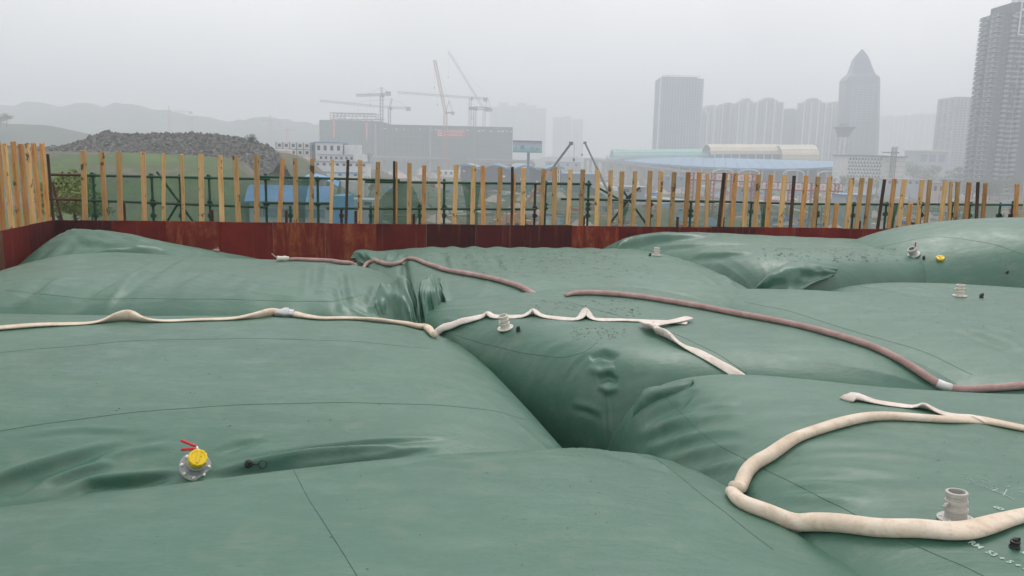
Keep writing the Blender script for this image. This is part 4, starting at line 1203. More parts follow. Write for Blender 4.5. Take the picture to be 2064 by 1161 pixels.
chalk('7', 2030, 1044, (2064, 1030), 0.05)
chalk('RM  53 + 5 + 7', 1950, 1094, (2048, 1142), 0.040)
chalk('+', 2056, 1117, (2080, 1122), 0.04)
rr = random.Random(3)
mb = MB()
for row in range(5):
    for c_ in range(9):
        if rr.random() < .2: continue
        x0 = 1944 + c_ * 7 + row * 1.5 + rr.uniform(-2, 2); y0 = 955 + row * 4.6 + c_ * 1.9 + rr.uniform(-1, 1)
        a = hit(x0, y0, ('E',))[0]; b = hit(x0 + rr.uniform(5, 9), y0 + rr.uniform(1, 3), ('E',))[0]
        A_, n2 = drop(a.x, a.y); B_, n3 = drop(b.x, b.y)
        mb.bar(A_ + n2 * .002, B_ + n3 * .002, .0025, .001)
for (x0, y0, x1, y1) in ((1995, 988, 2020, 995), (2020, 995, 2044, 1008), (2030, 982, 2036, 980), (2046, 990, 2064, 994), (2000, 990, 2012, 986), (2022, 1000, 2030, 986), (1942, 960, 1945, 961)):
    a = hit(x0, y0, ('E',))[0]; b = hit(x1, y1, ('E',))[0]; A_, n2 = drop(a.x, a.y); B_, n3 = drop(b.x, b.y); mb.bar(A_ + n2 * .002, B_ + n3 * .002, .004, .001)
mb.build('chalk_scribble', M_CHALK, BAGS['E']['root'], kind='stuff')

# ------------------------------------------------------------------ dead leaves and grit washed onto the bags
rr = random.Random(44); mb = MB()
for (x0, x1, y0, y1, n_, sz) in ((900, 1240, 505, 530, 240, .016), (930, 1300, 515, 560, 160, .018), (1070, 1290, 606, 640, 90, .014), (1150, 1260, 660, 685, 70, .010), (1540, 1800, 500, 528, 200, .018),
                                 (760, 900, 505, 540, 60, .014), (600, 1300, 900, 1150, 45, .004), (100, 800, 700, 860, 60, .006), (1850, 2060, 870, 1000, 40, .004), (1700, 2060, 600, 700, 50, .010)):
    for _ in range(n_):
        u = rr.random(); x = x0 + (x1 - x0) * (round(u * 9) / 9 + rr.gauss(0, .02)) if n_ > 100 and rr.random() < .7 else x0 + (x1 - x0) * u
        h, n2 = hit(x, y0 + (y1 - y0) * rr.random() ** 1.3)
        if h is None: continue
        a = Vector((rr.gauss(0, 1), rr.gauss(0, 1), 0)); a = (a - n2 * a.dot(n2)).normalized(); b = n2.cross(a); k = sz * rr.uniform(.5, 1.6); up = n2 * .002
        mb.add([h - a * k + up, h + b * k * .5 + up * 2, h + a * k + up, h - b * k * .45 + up], [(0, 1, 2, 3)], 0)
tag(mb.build('leaf_litter', varied('dead leaves', [(0.3, (0.02, 0.02, 0.012)), (0.7, (0.07, 0.055, 0.03))], 20, .8)), 'dark specks of dead leaves and grit scattered over the bags', 'leaf litter', kind='stuff')

# ================================================================== the land beyond the wall
HZ = -14.0
def sstep(a, b, x):
    t = np.clip((x - a) / (b - a), 0, 1); return t * t * (3 - 2 * t)
def land_z(X, Y):
    """height of the ground (arrays)"""
    z = np.full(np.shape(X), HZ, float)
    n1 = vnoise(X * 0.012 + 3, Y * 0.012, 91); n2 = vnoise(X * 0.05, Y * 0.05 + 9, 92)
    z = z + 1.2 * n1 + 0.5 * n2
    # building pad of the camera, falling away behind the wall
    pad = 1 - sstep(19, 42, Y + 0.15 * np.abs(X + 3) * 0)
    side = 1 - sstep(16, 40, np.abs(X))
    z = np.where(True, z * (1 - pad * side) + (-0.25) * pad * side, z)
    # green spur on the left, plateau about at eye level, toe towards the camera
    hspur = 2.2 + (-12.5) * (1 - sstep(58, 132, Y)) + 0.6 * n2
    edge = 1 - sstep(-47, -31, X + 0.10 * (Y - 130) + 4 * n1)
    far = 1 - sstep(190, 330, Y)
    z = np.maximum(z, (hspur - HZ) * edge * far * sstep(40, 62, Y) + HZ)
    # broken slope under the prefab camp, centre left
    camp = np.exp(-((X + 78) / 34) ** 2) * sstep(288, 330, Y) * (1 - sstep(345, 420, Y))
    z = np.maximum(z, HZ + 13.0 * camp)
    # dirt banks at the middle
    z = z + 5.0 * np.exp(-((X + 62) / 26) ** 2 - ((Y - 560) / 60) ** 2) + 3.0 * np.exp(-((X + 30) / 20) ** 2 - ((Y - 480) / 40) ** 2)
    return z
def ground_material():
    m = mat('valley ground', (0.1, 0.12, 0.06), 0.9, 0, 0.2)
    t = m.node_tree; b = t.nodes['Principled BSDF']
    v = coords(t, 'Object')
    f = noise(t, v, 0.018, 8, 0.62)
    c = ramp(t, f, [(0.34, (0.045, 0.080, 0.032)), (0.44, (0.075, 0.105, 0.045)), (0.49, (0.11, 0.090, 0.065)), (0.58, (0.19, 0.14, 0.105)), (0.72, (0.12, 0.105, 0.09))])
    g_ = noise(t, v, 0.22, 6, 0.7)
    c = mixc(t, ramp(t, g_, [(0.45, (0, 0, 0)), (0.62, (0.85, 0.85, 0.85))]), c, (0.05, 0.075, 0.03))
    sp = noise(t, v, 1.3, 4, 0.7)
    c = mixc(t, ramp(t, sp, [(0.64, (0, 0, 0)), (0.72, (0.7, 0.7, 0.7))]), c, (0.33, 0.32, 0.28))
    # grass takes the left spur
    sx = t.nodes.new('ShaderNodeSeparateXYZ'); t.links.new(v, sx.inputs[0])
    mr = N(t, 'ShaderNodeMapRange'); mr.inputs['From Min'].default_value = -30; mr.inputs['From Max'].default_value = -48
    t.links.new(sx.outputs[0], mr.inputs['Value'])
    mr2 = N(t, 'ShaderNodeMapRange'); mr2.inputs['From Min'].default_value = 210; mr2.inputs['From Max'].default_value = 150
    t.links.new(sx.outputs[1], mr2.inputs['Value'])
    pr = t.nodes.new('ShaderNodeMath'); pr.operation = 'MULTIPLY'; t.links.new(mr.outputs[0], pr.inputs[0]); t.links.new(mr2.outputs[0], pr.inputs[1])
    f2 = noise(t, v, 0.06, 7, 0.65)
    gr = ramp(t, f2, [(0.38, (0.16, 0.15, 0.125)), (0.46, (0.09, 0.10, 0.06)), (0.54, (0.075, 0.125, 0.04)), (0.66, (0.10, 0.16, 0.055))])
    gr = mixc(t, ramp(t, sp, [(0.66, (0, 0, 0)), (0.73, (0.6, 0.6, 0.6))]), gr, (0.30, 0.31, 0.27))
    c = mixc(t, pr.outputs[0], c, gr)
    t.links.new(c, b.inputs['Base Color'])
    bn = N(t, 'ShaderNodeBump', Strength=0.8, Distance=0.6); t.links.new(g_, bn.inputs['Height']); t.links.new(bn.outputs[0], b.inputs['Normal'])
    return m
M_LAND = ground_material()
def grid_mesh(name, xs, ys, zf, m_):
    X, Y = np.meshgrid(xs, ys, indexing='ij'); Z = zf(X, Y)
    v = np.stack([X, Y, Z], -1).reshape(-1, 3)
    ny = len(ys); idx = np.arange(len(v)).reshape(len(xs), ny)
    f = np.stack([idx[:-1, :-1], idx[1:, :-1], idx[1:, 1:], idx[:-1, 1:]], -1).reshape(-1, 4)
    me = bpy.data.meshes.new(name)
    me.vertices.add(len(v)); me.vertices.foreach_set('co', v.astype(np.float32).ravel())
    me.loops.add(len(f) * 4); me.loops.foreach_set('vertex_index', f.astype(np.int32).ravel())
    me.polygons.add(len(f)); me.polygons.foreach_set('loop_start', np.arange(0, len(f) * 4, 4, dtype=np.int32))
    me.polygons.foreach_set('loop_total', np.full(len(f), 4, np.int32)); me.update()
    return mesh_obj(name, me, m_, None, True)
xs = np.concatenate([np.linspace(-4000, -340, 20), np.linspace(-320, 330, 220), np.linspace(360, 4000, 20)])
ys = np.concatenate([np.linspace(-400, 18, 20), np.linspace(19, 330, 170), np.linspace(334, 700, 80), np.linspace(720, 5500, 40)])
tag(grid_mesh('ground', xs, ys, lambda X, Y: land_z(X, Y), M_LAND), kind='structure')
def gz(x, y): return float(land_z(np.array([float(x)]), np.array([float(y)]))[0])

# far hills
M_HILL = varied('wooded hill', [(0.3, (0.025, 0.045, 0.035)), (0.6, (0.05, 0.07, 0.055)), (0.8, (0.10, 0.10, 0.09))], 0.02, 0.9)
def ridge(name, pts, Y, depth, m_, seed, rough=3.0):
    P = [at(x, y, Y) for x, y in pts]
    px = np.array([p.x for p in P]); pz = np.array([p.z for p in P])
    xs = np.linspace(px[0], px[-1], 200); ys = np.linspace(Y - depth, Y + depth, 60)
    def zf(X, Yv):
        top = np.interp(X, px, pz) + rough * vnoise(X * 0.02, X * 0 + 3, seed) + rough * .5 * vnoise(X * .08, Yv * .01, seed + 1)
        k = np.clip(1 - np.abs(Yv - Y) / depth, 0, 1)
        return HZ - 3 + (top - HZ + 3) * (k ** 0.8) * (0.94 + 0.06 * vnoise(X * .03, Yv * .03, seed + 2)) + rough * 0.6 * (1 - k) * k * 4 * vnoise(X * .02, Yv * .02, seed + 5)
    return tag(grid_mesh(name, xs, ys, zf, m_), kind='structure')
ridge('hill', [(-700, 240), (-300, 215), (0, 200), (70, 201), (150, 206), (240, 204), (310, 214), (400, 227), (470, 234), (560, 231), (620, 234), (680, 250), (760, 285), (840, 320)], 1500, 380, M_HILL, 101, 5)
ridge('hill', [(-500, 190), (-150, 215), (0, 234), (40, 240), (90, 252), (130, 262), (190, 275), (260, 300)], 620, 160, M_HILL, 111, 3)
ridge('hill', [(780, 300), (840, 268), (890, 255), (900, 256), (960, 275), (1040, 310)], 2300, 300, M_HILL, 121, 3)
ridge('hill', [(1700, 240), (1780, 229), (1850, 227), (1930, 230), (2100, 225), (2500, 240)], 2400, 400, M_HILL, 131, 4)
ridge('hill', [(1060, 318), (1120, 314), (1180, 313), (1260, 318), (1320, 326)], 1400, 200, M_HILL, 141, 3)

# rubble mound on the spur
M_RUB = varied('broken grey rock', [(0.32, (0.045, 0.044, 0.042)), (0.5, (0.085, 0.082, 0.078)), (0.68, (0.22, 0.21, 0.20))], 1.6, 0.9)
rr = random.Random(21)
prof = [(-60, 292), (60, 298), (130, 296), (165, 290), (195, 276), (215, 267), (260, 272), (330, 270), (400, 271), (450, 273), (490, 280), (520, 288), (545, 297), (556, 306), (566, 330)]
Yr = 152.0
Pp = [at(x, y, Yr) for x, y in prof]
rx = np.array([p.x for p in Pp]); rz = np.array([p.z for p in Pp])
def rub_z(X, Y):
    top = np.interp(X, rx, rz)
    k = np.clip(1 - (np.abs(Y - Yr) / 12.5) ** 1.5, 0, 1)
    base = land_z(X, Y) - 0.8
    return base + np.maximum(top - base, 0) * k + 0.35 * vnoise(X * 1.1, Y * 1.1, 77) * (k > 0) + 0.25 * vnoise(X * 2.7, Y * 2.7, 78)
mx_ = np.linspace(rx[0], rx[-1], 260); my_ = np.linspace(Yr - 12.5, Yr + 12.5, 60)
X, Y = np.meshgrid(mx_, my_, indexing='ij'); Z = rub_z(X, Y)
mb = MB()
nyy = len(my_)
mb.add(np.stack([X, Y, Z], -1).reshape(-1, 3).tolist(), [(i * nyy + j, (i + 1) * nyy + j, (i + 1) * nyy + j + 1, i * nyy + j + 1) for i in range(len(mx_) - 1) for j in range(nyy - 1)])
for _ in range(2600):
    x = rr.uniform(rx[2], rx[-1]); y = Yr - rr.random() ** 1.2 * 12
    z = float(rub_z(np.array([x]), np.array([y]))[0]); s_ = rr.uniform(.08, .42) * (1 if rr.random() < .9 else 1.8)
    vs = [(x + s_ * rr.uniform(.5, 1) * a, y + s_ * rr.uniform(.5, 1) * b, z + s_ * rr.uniform(.4, .9) * c) for a, b, c in ((1, 0, 0), (0, 1, 0), (-1, 0, 0), (0, -1, 0), (0, 0, 1), (0, 0, -1))]
    mb.add(vs, [(0, 1, 4), (1, 2, 4), (2, 3, 4), (3, 0, 4), (1, 0, 5), (2, 1, 5), (3, 2, 5), (0, 3, 5)])
tag(mb.build('rubble_mound', M_RUB), 'long grey mound of broken rubble on top of the grassy slope at the left', 'rubble', kind='stuff')

# ------------------------------------------------------------------ foliage
M_LEAF = varied('dark leaves', [(0.3, (0.025, 0.05, 0.02)), (0.6, (0.045, 0.085, 0.03)), (0.8, (0.07, 0.11, 0.04))], 1.5, 0.7)
M_LEAFY = varied('yellow green leaves', [(0.3, (0.09, 0.13, 0.03)), (0.6, (0.17, 0.21, 0.05)), (0.8, (0.26, 0.28, 0.08))], 3, 0.7)
M_BARK = varied('bark', [(0.3, (0.05, 0.04, 0.03)), (0.7, (0.10, 0.08, 0.06))], 4, 0.9)
def crown_mesh(rw, rh, n_, leaf, seed, clumps=9):
    r_ = random.Random(seed); cl = []
    for _ in range(clumps):
        a = r_.uniform(0, 6.28); q = r_.uniform(0.2, 0.8)
        cl.append((math.cos(a) * rw * q, math.sin(a) * rw * q, r_.uniform(-.6, .8) * rh, r_.uniform(.32, .55)))
    mb = MB()
    for _ in range(n_):
        cx_, cy_, cz_, cr_ = r_.choice(cl)
        d = Vector((r_.gauss(0, 1), r_.gauss(0, 1), r_.gauss(0, 1))).normalized() * (r_.random() ** .4)
        p = Vector((cx_ + d.x * rw * cr_, cy_ + d.y * rw * cr_, cz_ + d.z * rh * cr_))
        a = Vector((r_.gauss(0, 1), r_.gauss(0, 1), r_.gauss(0, 1))).normalized(); b = a.orthogonal().normalized()
        s_ = leaf * r_.uniform(.6, 1.4)
        mb.add([p - a * s_, p + b * s_ * .6, p + a * s_, p - b * s_ * .6], [(0, 1, 2, 3)])
    return mb
TREE_ME = {}
def tree(x, y, h, label, m_=None, rw=None, kind='tree', z=None, trunk=0.3):
    z = gz(x, y) if z is None else z
    root = empty(kind, (x, y, z), label, 'tree' if kind == 'tree' else 'shrub', 'trees beyond the wall' if kind == 'tree' else None)
    rw = rw or h * .45
    c = crown_mesh(rw, h * .40, 700 if kind == 'tree' else 1500, h * .035, int(x * 7 + y) % 1000)
    o = mesh_obj('crown', c.mesh('crown'), m_ or M_LEAF, root); o.location = (0, 0, h * .58)
    t_ = MB().tube([(0, 0, -.3), (0.02 * h, 0, h * .3), (0, 0.02 * h, h * .75)], [h * .035, h * .025, h * .008], 7)
    for k in range(4):
        a = k * 1.6 + x; t_.tube([(0.02 * h, 0, h * (.28 + .06 * k)), (math.cos(a) * rw * .55, math.sin(a) * rw * .55, h * (.55 + .05 * k))], [h * .014, h * .005], 5)
    mesh_obj('trunk', t_.mesh('trunk'), M_BARK, root)
    return root
for i, (px, Yd, h, kk) in enumerate(((118, 24, 1.5, 'y'), (150, 25.5, 1.7, 'y'), (185, 27, 1.2, 'y'))):
    p = at(px, 440, Yd); z = p.z - .3
    tree(p.x, Yd, h, ['yellow green shrub close behind the left end of the scaffold', 'bushy yellow green shrub second from the corner behind the scaffold', 'small pale shrub behind the third batten from the left'][i], M_LEAFY, h * .6, 'shrub', z)
    # the shrubs root on the bank behind the wall
p = at(505, 275, 150); tree(p.x, 150, 2.2, 'lone scrubby tree on the right end of the rubble mound', None, 1.6, z=float(rub_z(np.array([p.x]), np.array([150.0]))[0]) - .2)
TL = ['dark round tree {} behind the far right battens', ]
tspec = [(1700, 470, 11, 'dark tree left of the foot of the white patterned building'), (1735, 455, 9, 'low dark tree under the left half of the patterned building'), (1770, 460, 10, 'dark tree under the middle of the patterned building'),
         (1812, 440, 9, 'small tree at the right foot of the patterned building'), (1850, 560, 16, 'wide dark tree between the patterned building and the tall tower'),
         (1880, 640, 18, 'hazy tree crown in front of the low white terrace'), (1905, 540, 14, 'tree left of the tall tower, nearest its foot'), (1935, 520, 17, 'tall dark tree just left of the tall tower'),
         (1965, 430, 13, 'dark tree in front of the left corner of the tall tower'), (2000, 420, 12, 'dark tree in front of the middle of the tall tower'), (2040, 425, 13, 'dark tree in front of the right edge of the tall tower'),
         (1990, 380, 9, 'low tree nearest the battens below the tall tower'), (1840, 700, 22, 'faint wooded clump right of the patterned building')]
for px, Yd, h, lab in tspec:
    p = at(px, 350, Yd); tree(p.x, Yd, h, lab, None, h * .6)
for i, (px, Yd, h, lab) in enumerate(((746, 300, 7, 'dark tree on the dirt slope right of the prefab camp'), (735, 340, 6, 'small tree behind the prefab camp'), (1130, 900, 12, 'hazy tree right of the billboard'), (770, 420, 8, 'bushy tree under the viaduct'), (20, 560, 9, 'dark tree on the low hill at the left edge'), (6, 540, 11, 'taller dark tree at the far left edge'))):
    p = at(px, 335, Yd)
    z = None
    if px < 30: z = at(px, 250, Yd).z - 2
    tree(p.x, Yd, h, lab, None, h * .6, z=z)

# ------------------------------------------------------------------ roads
M_ROAD = varied('pale concrete road', [(0.3, (0.26, 0.24, 0.22)), (0.7, (0.36, 0.33, 0.30))], 0.2, 0.8)
M_ASPH = varied('grey roadway', [(0.3, (0.10, 0.10, 0.10)), (0.7, (0.16, 0.155, 0.15))], 0.2, 0.8)
def road(name, pts, wd, m_, lift=0.25):
    P = catmull([Vector((x, y, 0)) for x, y in pts], 10); vs = []; fs = []
    for i, p in enumerate(P):
        t = (P[min(i + 1, len(P) - 1)] - P[max(i - 1, 0)]).normalized(); sd = Vector((t.y, -t.x, 0)) * wd / 2
        zc = max(gz(p.x + sd.x, p.y + sd.y), gz(p.x - sd.x, p.y - sd.y), gz(p.x, p.y)) + lift
        for q, dz in ((p - sd, -1.0), (p - sd, 0), (p + sd, 0), (p + sd, -1.0)): vs.append((q.x, q.y, zc + dz))
    for i in range(len(P) - 1):
        for k in range(3): fs.append((i * 4 + k, i * 4 + k + 1, i * 4 + k + 5, i * 4 + k + 4))
    return tag(MB().add(vs, fs).build(name, m_), kind='structure')
def gxy(px, py, z=HZ): v = gp(px, py, z); return (v.x, v.y)
road('road', [gxy(1215, 368), gxy(1240, 380), gxy(1275, 392), gxy(1340, 404), gxy(1420, 418)], 9, M_ROAD)
road('road', [gxy(1180, 352), gxy(1260, 356), gxy(1350, 361), gxy(1480, 372)], 12, M_ASPH)
road('road', [gxy(780, 352), gxy(860, 356), gxy(920, 366), gxy(1000, 385), gxy(1100, 398)], 7, M_ROAD)
road('railway', [gxy(1290, 366), gxy(1350, 380), gxy(1440, 400), gxy(1560, 430)], 10, varied('rust brown ballast', [(0.3, (0.10, 0.07, 0.06)), (0.7, (0.19, 0.14, 0.12))], 0.4, 0.9))
road('path', [gxy(1500, 405), gxy(1650, 432), gxy(1800, 441), gxy(1900, 432)], 3, M_ROAD)
road('path', [gxy(700, 440), gxy(900, 436), gxy(1000, 428), gxy(1150, 442)], 2.5, M_ROAD)

# ------------------------------------------------------------------ generic buildings
M_GLASS = mat('dark window glass', (0.03, 0.04, 0.05), 0.15, 0, 0.6)
M_WHITE = varied('white panel', [(0.3, (0.62, 0.63, 0.63)), (0.7, (0.74, 0.75, 0.75))], 0.4, 0.6)
M_BLUE = varied('blue sheet roof', [(0.3, (0.06, 0.24, 0.52)), (0.7, (0.09, 0.32, 0.62))], 0.3, 0.5)
M_BLUED = varied('deep blue sheet', [(0.3, (0.02, 0.13, 0.34)), (0.7, (0.03, 0.18, 0.42))], 0.3, 0.5)
M_LBLUE = varied('pale blue sheet', [(0.3, (0.09, 0.22, 0.38)), (0.7, (0.14, 0.29, 0.45))], 0.3, 0.5)
M_CONC = varied('concrete', [(0.3, (0.24, 0.23, 0.22)), (0.7, (0.36, 0.34, 0.32))], 0.3, 0.85)
M_PINKC = varied('pinkish concrete', [(0.3, (0.42, 0.34, 0.31)), (0.7, (0.56, 0.47, 0.43))], 0.3, 0.85)
M_STEEL = mat('steel grey', (0.14, 0.15, 0.16), 0.5)
M_CREAMR = varied('cream roof', [(0.3, (0.62, 0.54, 0.40)), (0.7, (0.72, 0.64, 0.49))], 0.2, 0.6)
M_TURQ = varied('turquoise roof', [(0.3, (0.22, 0.50, 0.45)), (0.7, (0.32, 0.60, 0.54))], 0.3, 0.6)
M_REDC = mat('crane red', (0.36, 0.10, 0.06), 0.6)
M_YELC = mat('crane yellow', (0.40, 0.30, 0.10), 0.6)
M_DARKT = mat('dark recess', (0.03, 0.035, 0.04), 0.7)
def face(px0, px1, ytop, ybot, Y):
    """front face of a block at world distance Y between photo columns, in world X and Z"""
    a = at(px0, ybot, Y); b = at(px1, ybot, Y); c = at((px0 + px1) / 2, ytop, Y); d_ = at((px0 + px1) / 2, ybot, Y)
    return a.x, b.x, d_.z, c.z
def block(mb, x0, x1, y0, y1, z0, z1, mi=0): return mb.box(((x0 + x1) / 2, (y0 + y1) / 2, (z0 + z1) / 2), (x1 - x0, y1 - y0, z1 - z0), 0, mi)
def win_grid(mb, x0, x1, z0, z1, y, nc, nr, fw=.6, fh=.5, mi=0, skip=0, rnd=None, dz=.15):
    for i in range(nc):
        for j in range(nr):
            if rnd and rnd.random() < skip: continue
            cx_ = x0 + (x1 - x0) * (i + .5) / nc; cz_ = z0 + (z1 - z0) * (j + .5) / nr
            w_ = (x1 - x0) / nc * fw; h_ = (z1 - z0) / nr * fh
            mb.box((cx_, y - dz / 2 + .02, cz_), (w_, dz, h_), 0, mi)
    return mb
def tower(px0, px1, ytop, Y, depth, label, m_wall, nc, nr, bands=True, crown_=None, m_win=None, group='hazy apartment towers on the skyline', fw=.55, fh=.5, fins=0, cat='tower'):
    x0, x1, zb, zt = face(px0, px1, ytop, 330, Y); g0 = HZ - 2
    root = empty('apartment_tower', ((x0 + x1) / 2, Y, g0), label, cat, group)
    mb = block(MB(), x0, x1, Y, Y + depth, g0, zt)
    if crown_:
        for (f0, f1, dz) in crown_: block(mb, x0 + (x1 - x0) * f0, x0 + (x1 - x0) * f1, Y + depth * .1, Y + depth * .9, zt - .5, zt + dz)
    mb.build('wall', m_wall, root)
    wn = MB(); win_grid(wn, x0, x1, zb - 4, zt - 2, Y, nc, nr, fw, fh, dz=.4)
    # flank windows too, for whoever looks from the side
    for sx_ in (x0, x1):
        for j in range(nr):
            z_ = zb - 4 + (zt - 2 - zb + 4) * (j + .5) / nr
            for k in range(3): wn.box((sx_, Y + depth * (.2 + .3 * k), z_), (.4, depth * .14, (zt - zb) / nr * fh))
    o = wn.build('window', m_win or M_GLASS, root); o['kind'] = 'stuff'
    if fins:
        for k in range(fins + 1):
            xx = x0 + (x1 - x0) * k / fins; f_ = MB(); block(f_, xx - .8, xx + .8, Y - 1.4, Y, g0, zt + 1); f_.build('pilaster', M_WHITE, root)
    return root
M_T1 = varied('pale tower wall', [(0.3, (0.30, 0.36, 0.42)), (0.7, (0.40, 0.46, 0.52))], 0.05, 0.8)  # blue of the distant haze is mixed into these tower wall colours
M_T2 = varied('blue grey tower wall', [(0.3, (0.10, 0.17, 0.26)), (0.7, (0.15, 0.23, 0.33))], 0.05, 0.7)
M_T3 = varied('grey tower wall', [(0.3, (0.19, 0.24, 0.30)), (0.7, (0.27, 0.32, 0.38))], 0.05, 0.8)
# skyline row right of centre
ROW = [(1408, 1420, 227, 'narrow hazy tower hard against the big gridded tower'), (1417, 1450, 214, 'pale tower second in the skyline row'), (1450, 1482, 209, 'pale tower third in the skyline row, slightly taller'),
       (1482, 1516, 206, 'broad pale tower with a stepped top in the skyline row'), (1519, 1570, 205, 'tower with a raised block on its roof at the middle of the row'), (1572, 1612, 221, 'darker flat topped block right of the middle of the row'),
       (1612, 1655, 206, 'pale tower fourth from the spired tower'), (1655, 1668, 213, 'thin tower in a gap of the row'), (1666, 1692, 207, 'pale tower second from the spired tower'), (1690, 1716, 204, 'pale tower touching the left side of the spired tower')]
for i, (a, b, yt, lab) in enumerate(ROW):
    dk = i in (5,)
    tower(a, b, yt, 1180 + (i % 3) * 18, 30, lab, M_T2 if dk else (M_T1 if i % 2 else M_T3), max(2, int((b - a) / 6)), 26, crown_=[(.2, .8, 3), (.35, .65, 6)] if i in (3, 4, 6) else [(.3, .6, 2)], fins=max(1, int((b - a) / 14)) if not dk else 0)
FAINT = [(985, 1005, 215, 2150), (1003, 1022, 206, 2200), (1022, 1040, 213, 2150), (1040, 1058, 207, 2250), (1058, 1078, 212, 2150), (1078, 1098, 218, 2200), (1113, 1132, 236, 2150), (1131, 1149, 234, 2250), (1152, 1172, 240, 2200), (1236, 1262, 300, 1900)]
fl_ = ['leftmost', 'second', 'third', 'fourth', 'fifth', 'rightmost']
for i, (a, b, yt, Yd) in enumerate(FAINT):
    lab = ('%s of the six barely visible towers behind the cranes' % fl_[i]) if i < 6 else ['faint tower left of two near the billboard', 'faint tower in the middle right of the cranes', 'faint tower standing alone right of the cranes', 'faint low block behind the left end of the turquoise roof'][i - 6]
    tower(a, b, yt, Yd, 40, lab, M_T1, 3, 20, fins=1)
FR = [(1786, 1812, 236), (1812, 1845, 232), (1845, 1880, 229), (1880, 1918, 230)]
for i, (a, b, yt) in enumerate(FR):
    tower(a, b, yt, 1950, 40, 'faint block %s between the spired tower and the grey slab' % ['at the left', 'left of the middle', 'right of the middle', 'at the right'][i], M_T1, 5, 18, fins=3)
tower(1914, 1960, 195, 900, 40, 'plain grey slab tower just left of the tall near tower', M_T3, 6, 26, group=None)
# the gridded tower
x0, x1, zb, zt = face(1322, 1407, 158, 330, 1000)
gt = empty('office_tower', ((x0 + x1) / 2, 1000, HZ), 'big gridded tower with rounded top corners left of the skyline row', 'tower')
mb = MB(); block(mb, x0, x1, 1000, 1034, HZ - 2, zt); block(mb, x0 + 3, x1 - 6, 1003, 1030, zt, zt + 2.2); mb.build('wall', M_T2, gt)
mb = MB()
nr_, nc_ = 32, 15
for j in range(nr_ + 1): mb.box(((x0 + x1) / 2, 999.6, zb + (zt - zb) * j / nr_), (x1 - x0 + .6, .8, .75))
mb.build('floor_band', M_T1, gt)['kind'] = 'stuff'
mb = MB()
for i in range(nc_ + 1): mb.box((x0 + (x1 - x0) * i / nc_, 999.3, (HZ + zt) / 2), (.7 if i not in (0, nc_) else 2.0, 1.2, zt - HZ))
mb.build('mullion', M_T1, gt)['kind'] = 'stuff'
block(MB(), x0 - .3, x0 + 1.6, 998.2, 1001, HZ, zt).build('corner_strip', M_WHITE, gt)
mb = MB(); 
for k in range(8): mb.bar((x0 + 4 + k * (x1 - x0 - 8) / 7, 1002, zt), (x0 + 4 + k * (x1 - x0 - 8) / 7, 1002, zt + 3.4), .5)
mb.bar((x0 + 3, 1002, zt + 3.4), (x1 - 3, 1002, zt + 3.4), .6); mb.build('roof_rail', M_T1, gt)
q = at(1409, 175, 1000); MB().tube([(q.x, 1005, HZ), (q.x, 1005, q.z)], 1.0, 6).box((q.x, 1005, q.z - 3), (3.5, 3, 6)).build('hoist_mast', M_STEEL, gt)
# spired tower
Ys = 1000
sp_root = empty('office_tower', at(1747, 330, Ys), 'dark blue tower with a bullet shaped spire on the right of the skyline', 'tower')
def ring_at(pxl, pxr, py, Y, dpt):
    a = at(pxl, py, Y); b = at(pxr, py, Y); return (a.x, b.x, (a.z + b.z) / 2)
M_SP = varied('blue glass tower skin', [(0.3, (0.03, 0.07, 0.13)), (0.7, (0.05, 0.10, 0.17))], 0.05, 0.35)  # skin colour carries extra blue for the haze
secs = [(1709, 1780, 345), (1713, 1783, 250), (1717, 1785, 160), (1722, 1785, 152), (1729, 1779, 146), (1731, 1777, 143), (1735, 1772, 128), (1739, 1769, 116), (1745, 1765, 106), (1751, 1761, 99), (1756, 1757, 93)]
vs = []; fs = []
for (l, r_, y) in secs:
    xa, xb, z = ring_at(l, r_, y, Ys, 0)
    if y == 345: z = HZ - 2
    c = (xa + xb) / 2; h = (xb - xa) / 2; d_ = h * .8
    ch = .28
    for (ux, uy) in ((-1 + ch, -1), (1 - ch, -1), (1, -1 + ch), (1, 1 - ch), (1 - ch, 1), (-1 + ch, 1), (-1, 1 - ch), (-1, -1 + ch)): vs.append((c + ux * h, Ys + 26 + uy * d_, z))
for i in range(len(secs) - 1):
    for k in range(8): fs.append((i * 8 + k, i * 8 + (k + 1) % 8, (i + 1) * 8 + (k + 1) % 8, (i + 1) * 8 + k))
fs.append(tuple((len(secs) - 1) * 8 + k for k in range(8)))
MB().add(vs, fs).build('tower_body', M_SP, sp_root)
xa, xb, z = ring_at(1716, 1784, 165, Ys, 0); z0 = at(1745, 330, Ys).z
mb = MB()
for k in range(30):
    zz = z0 + (z - z0) * k / 30; mb.box(((xa + xb) / 2 - 1.0 * (30 - k) / 30, Ys + 26 - (xb - xa) * .4 - .2, zz), ((xb - xa) * .70, .8, .7))
mb.build('floor_band', M_T3, sp_root)['kind'] = 'stuff'
mb = MB()
for k in range(5):
    xx = xa + (xb - xa) * (.2 + .15 * k); mb.box((xx - 1, Ys + 26 - (xb - xa) * .4 - .3, (HZ + z) / 2), (.9, 1, z - HZ))
mb.build('vertical_fin', M_T2, sp_root)

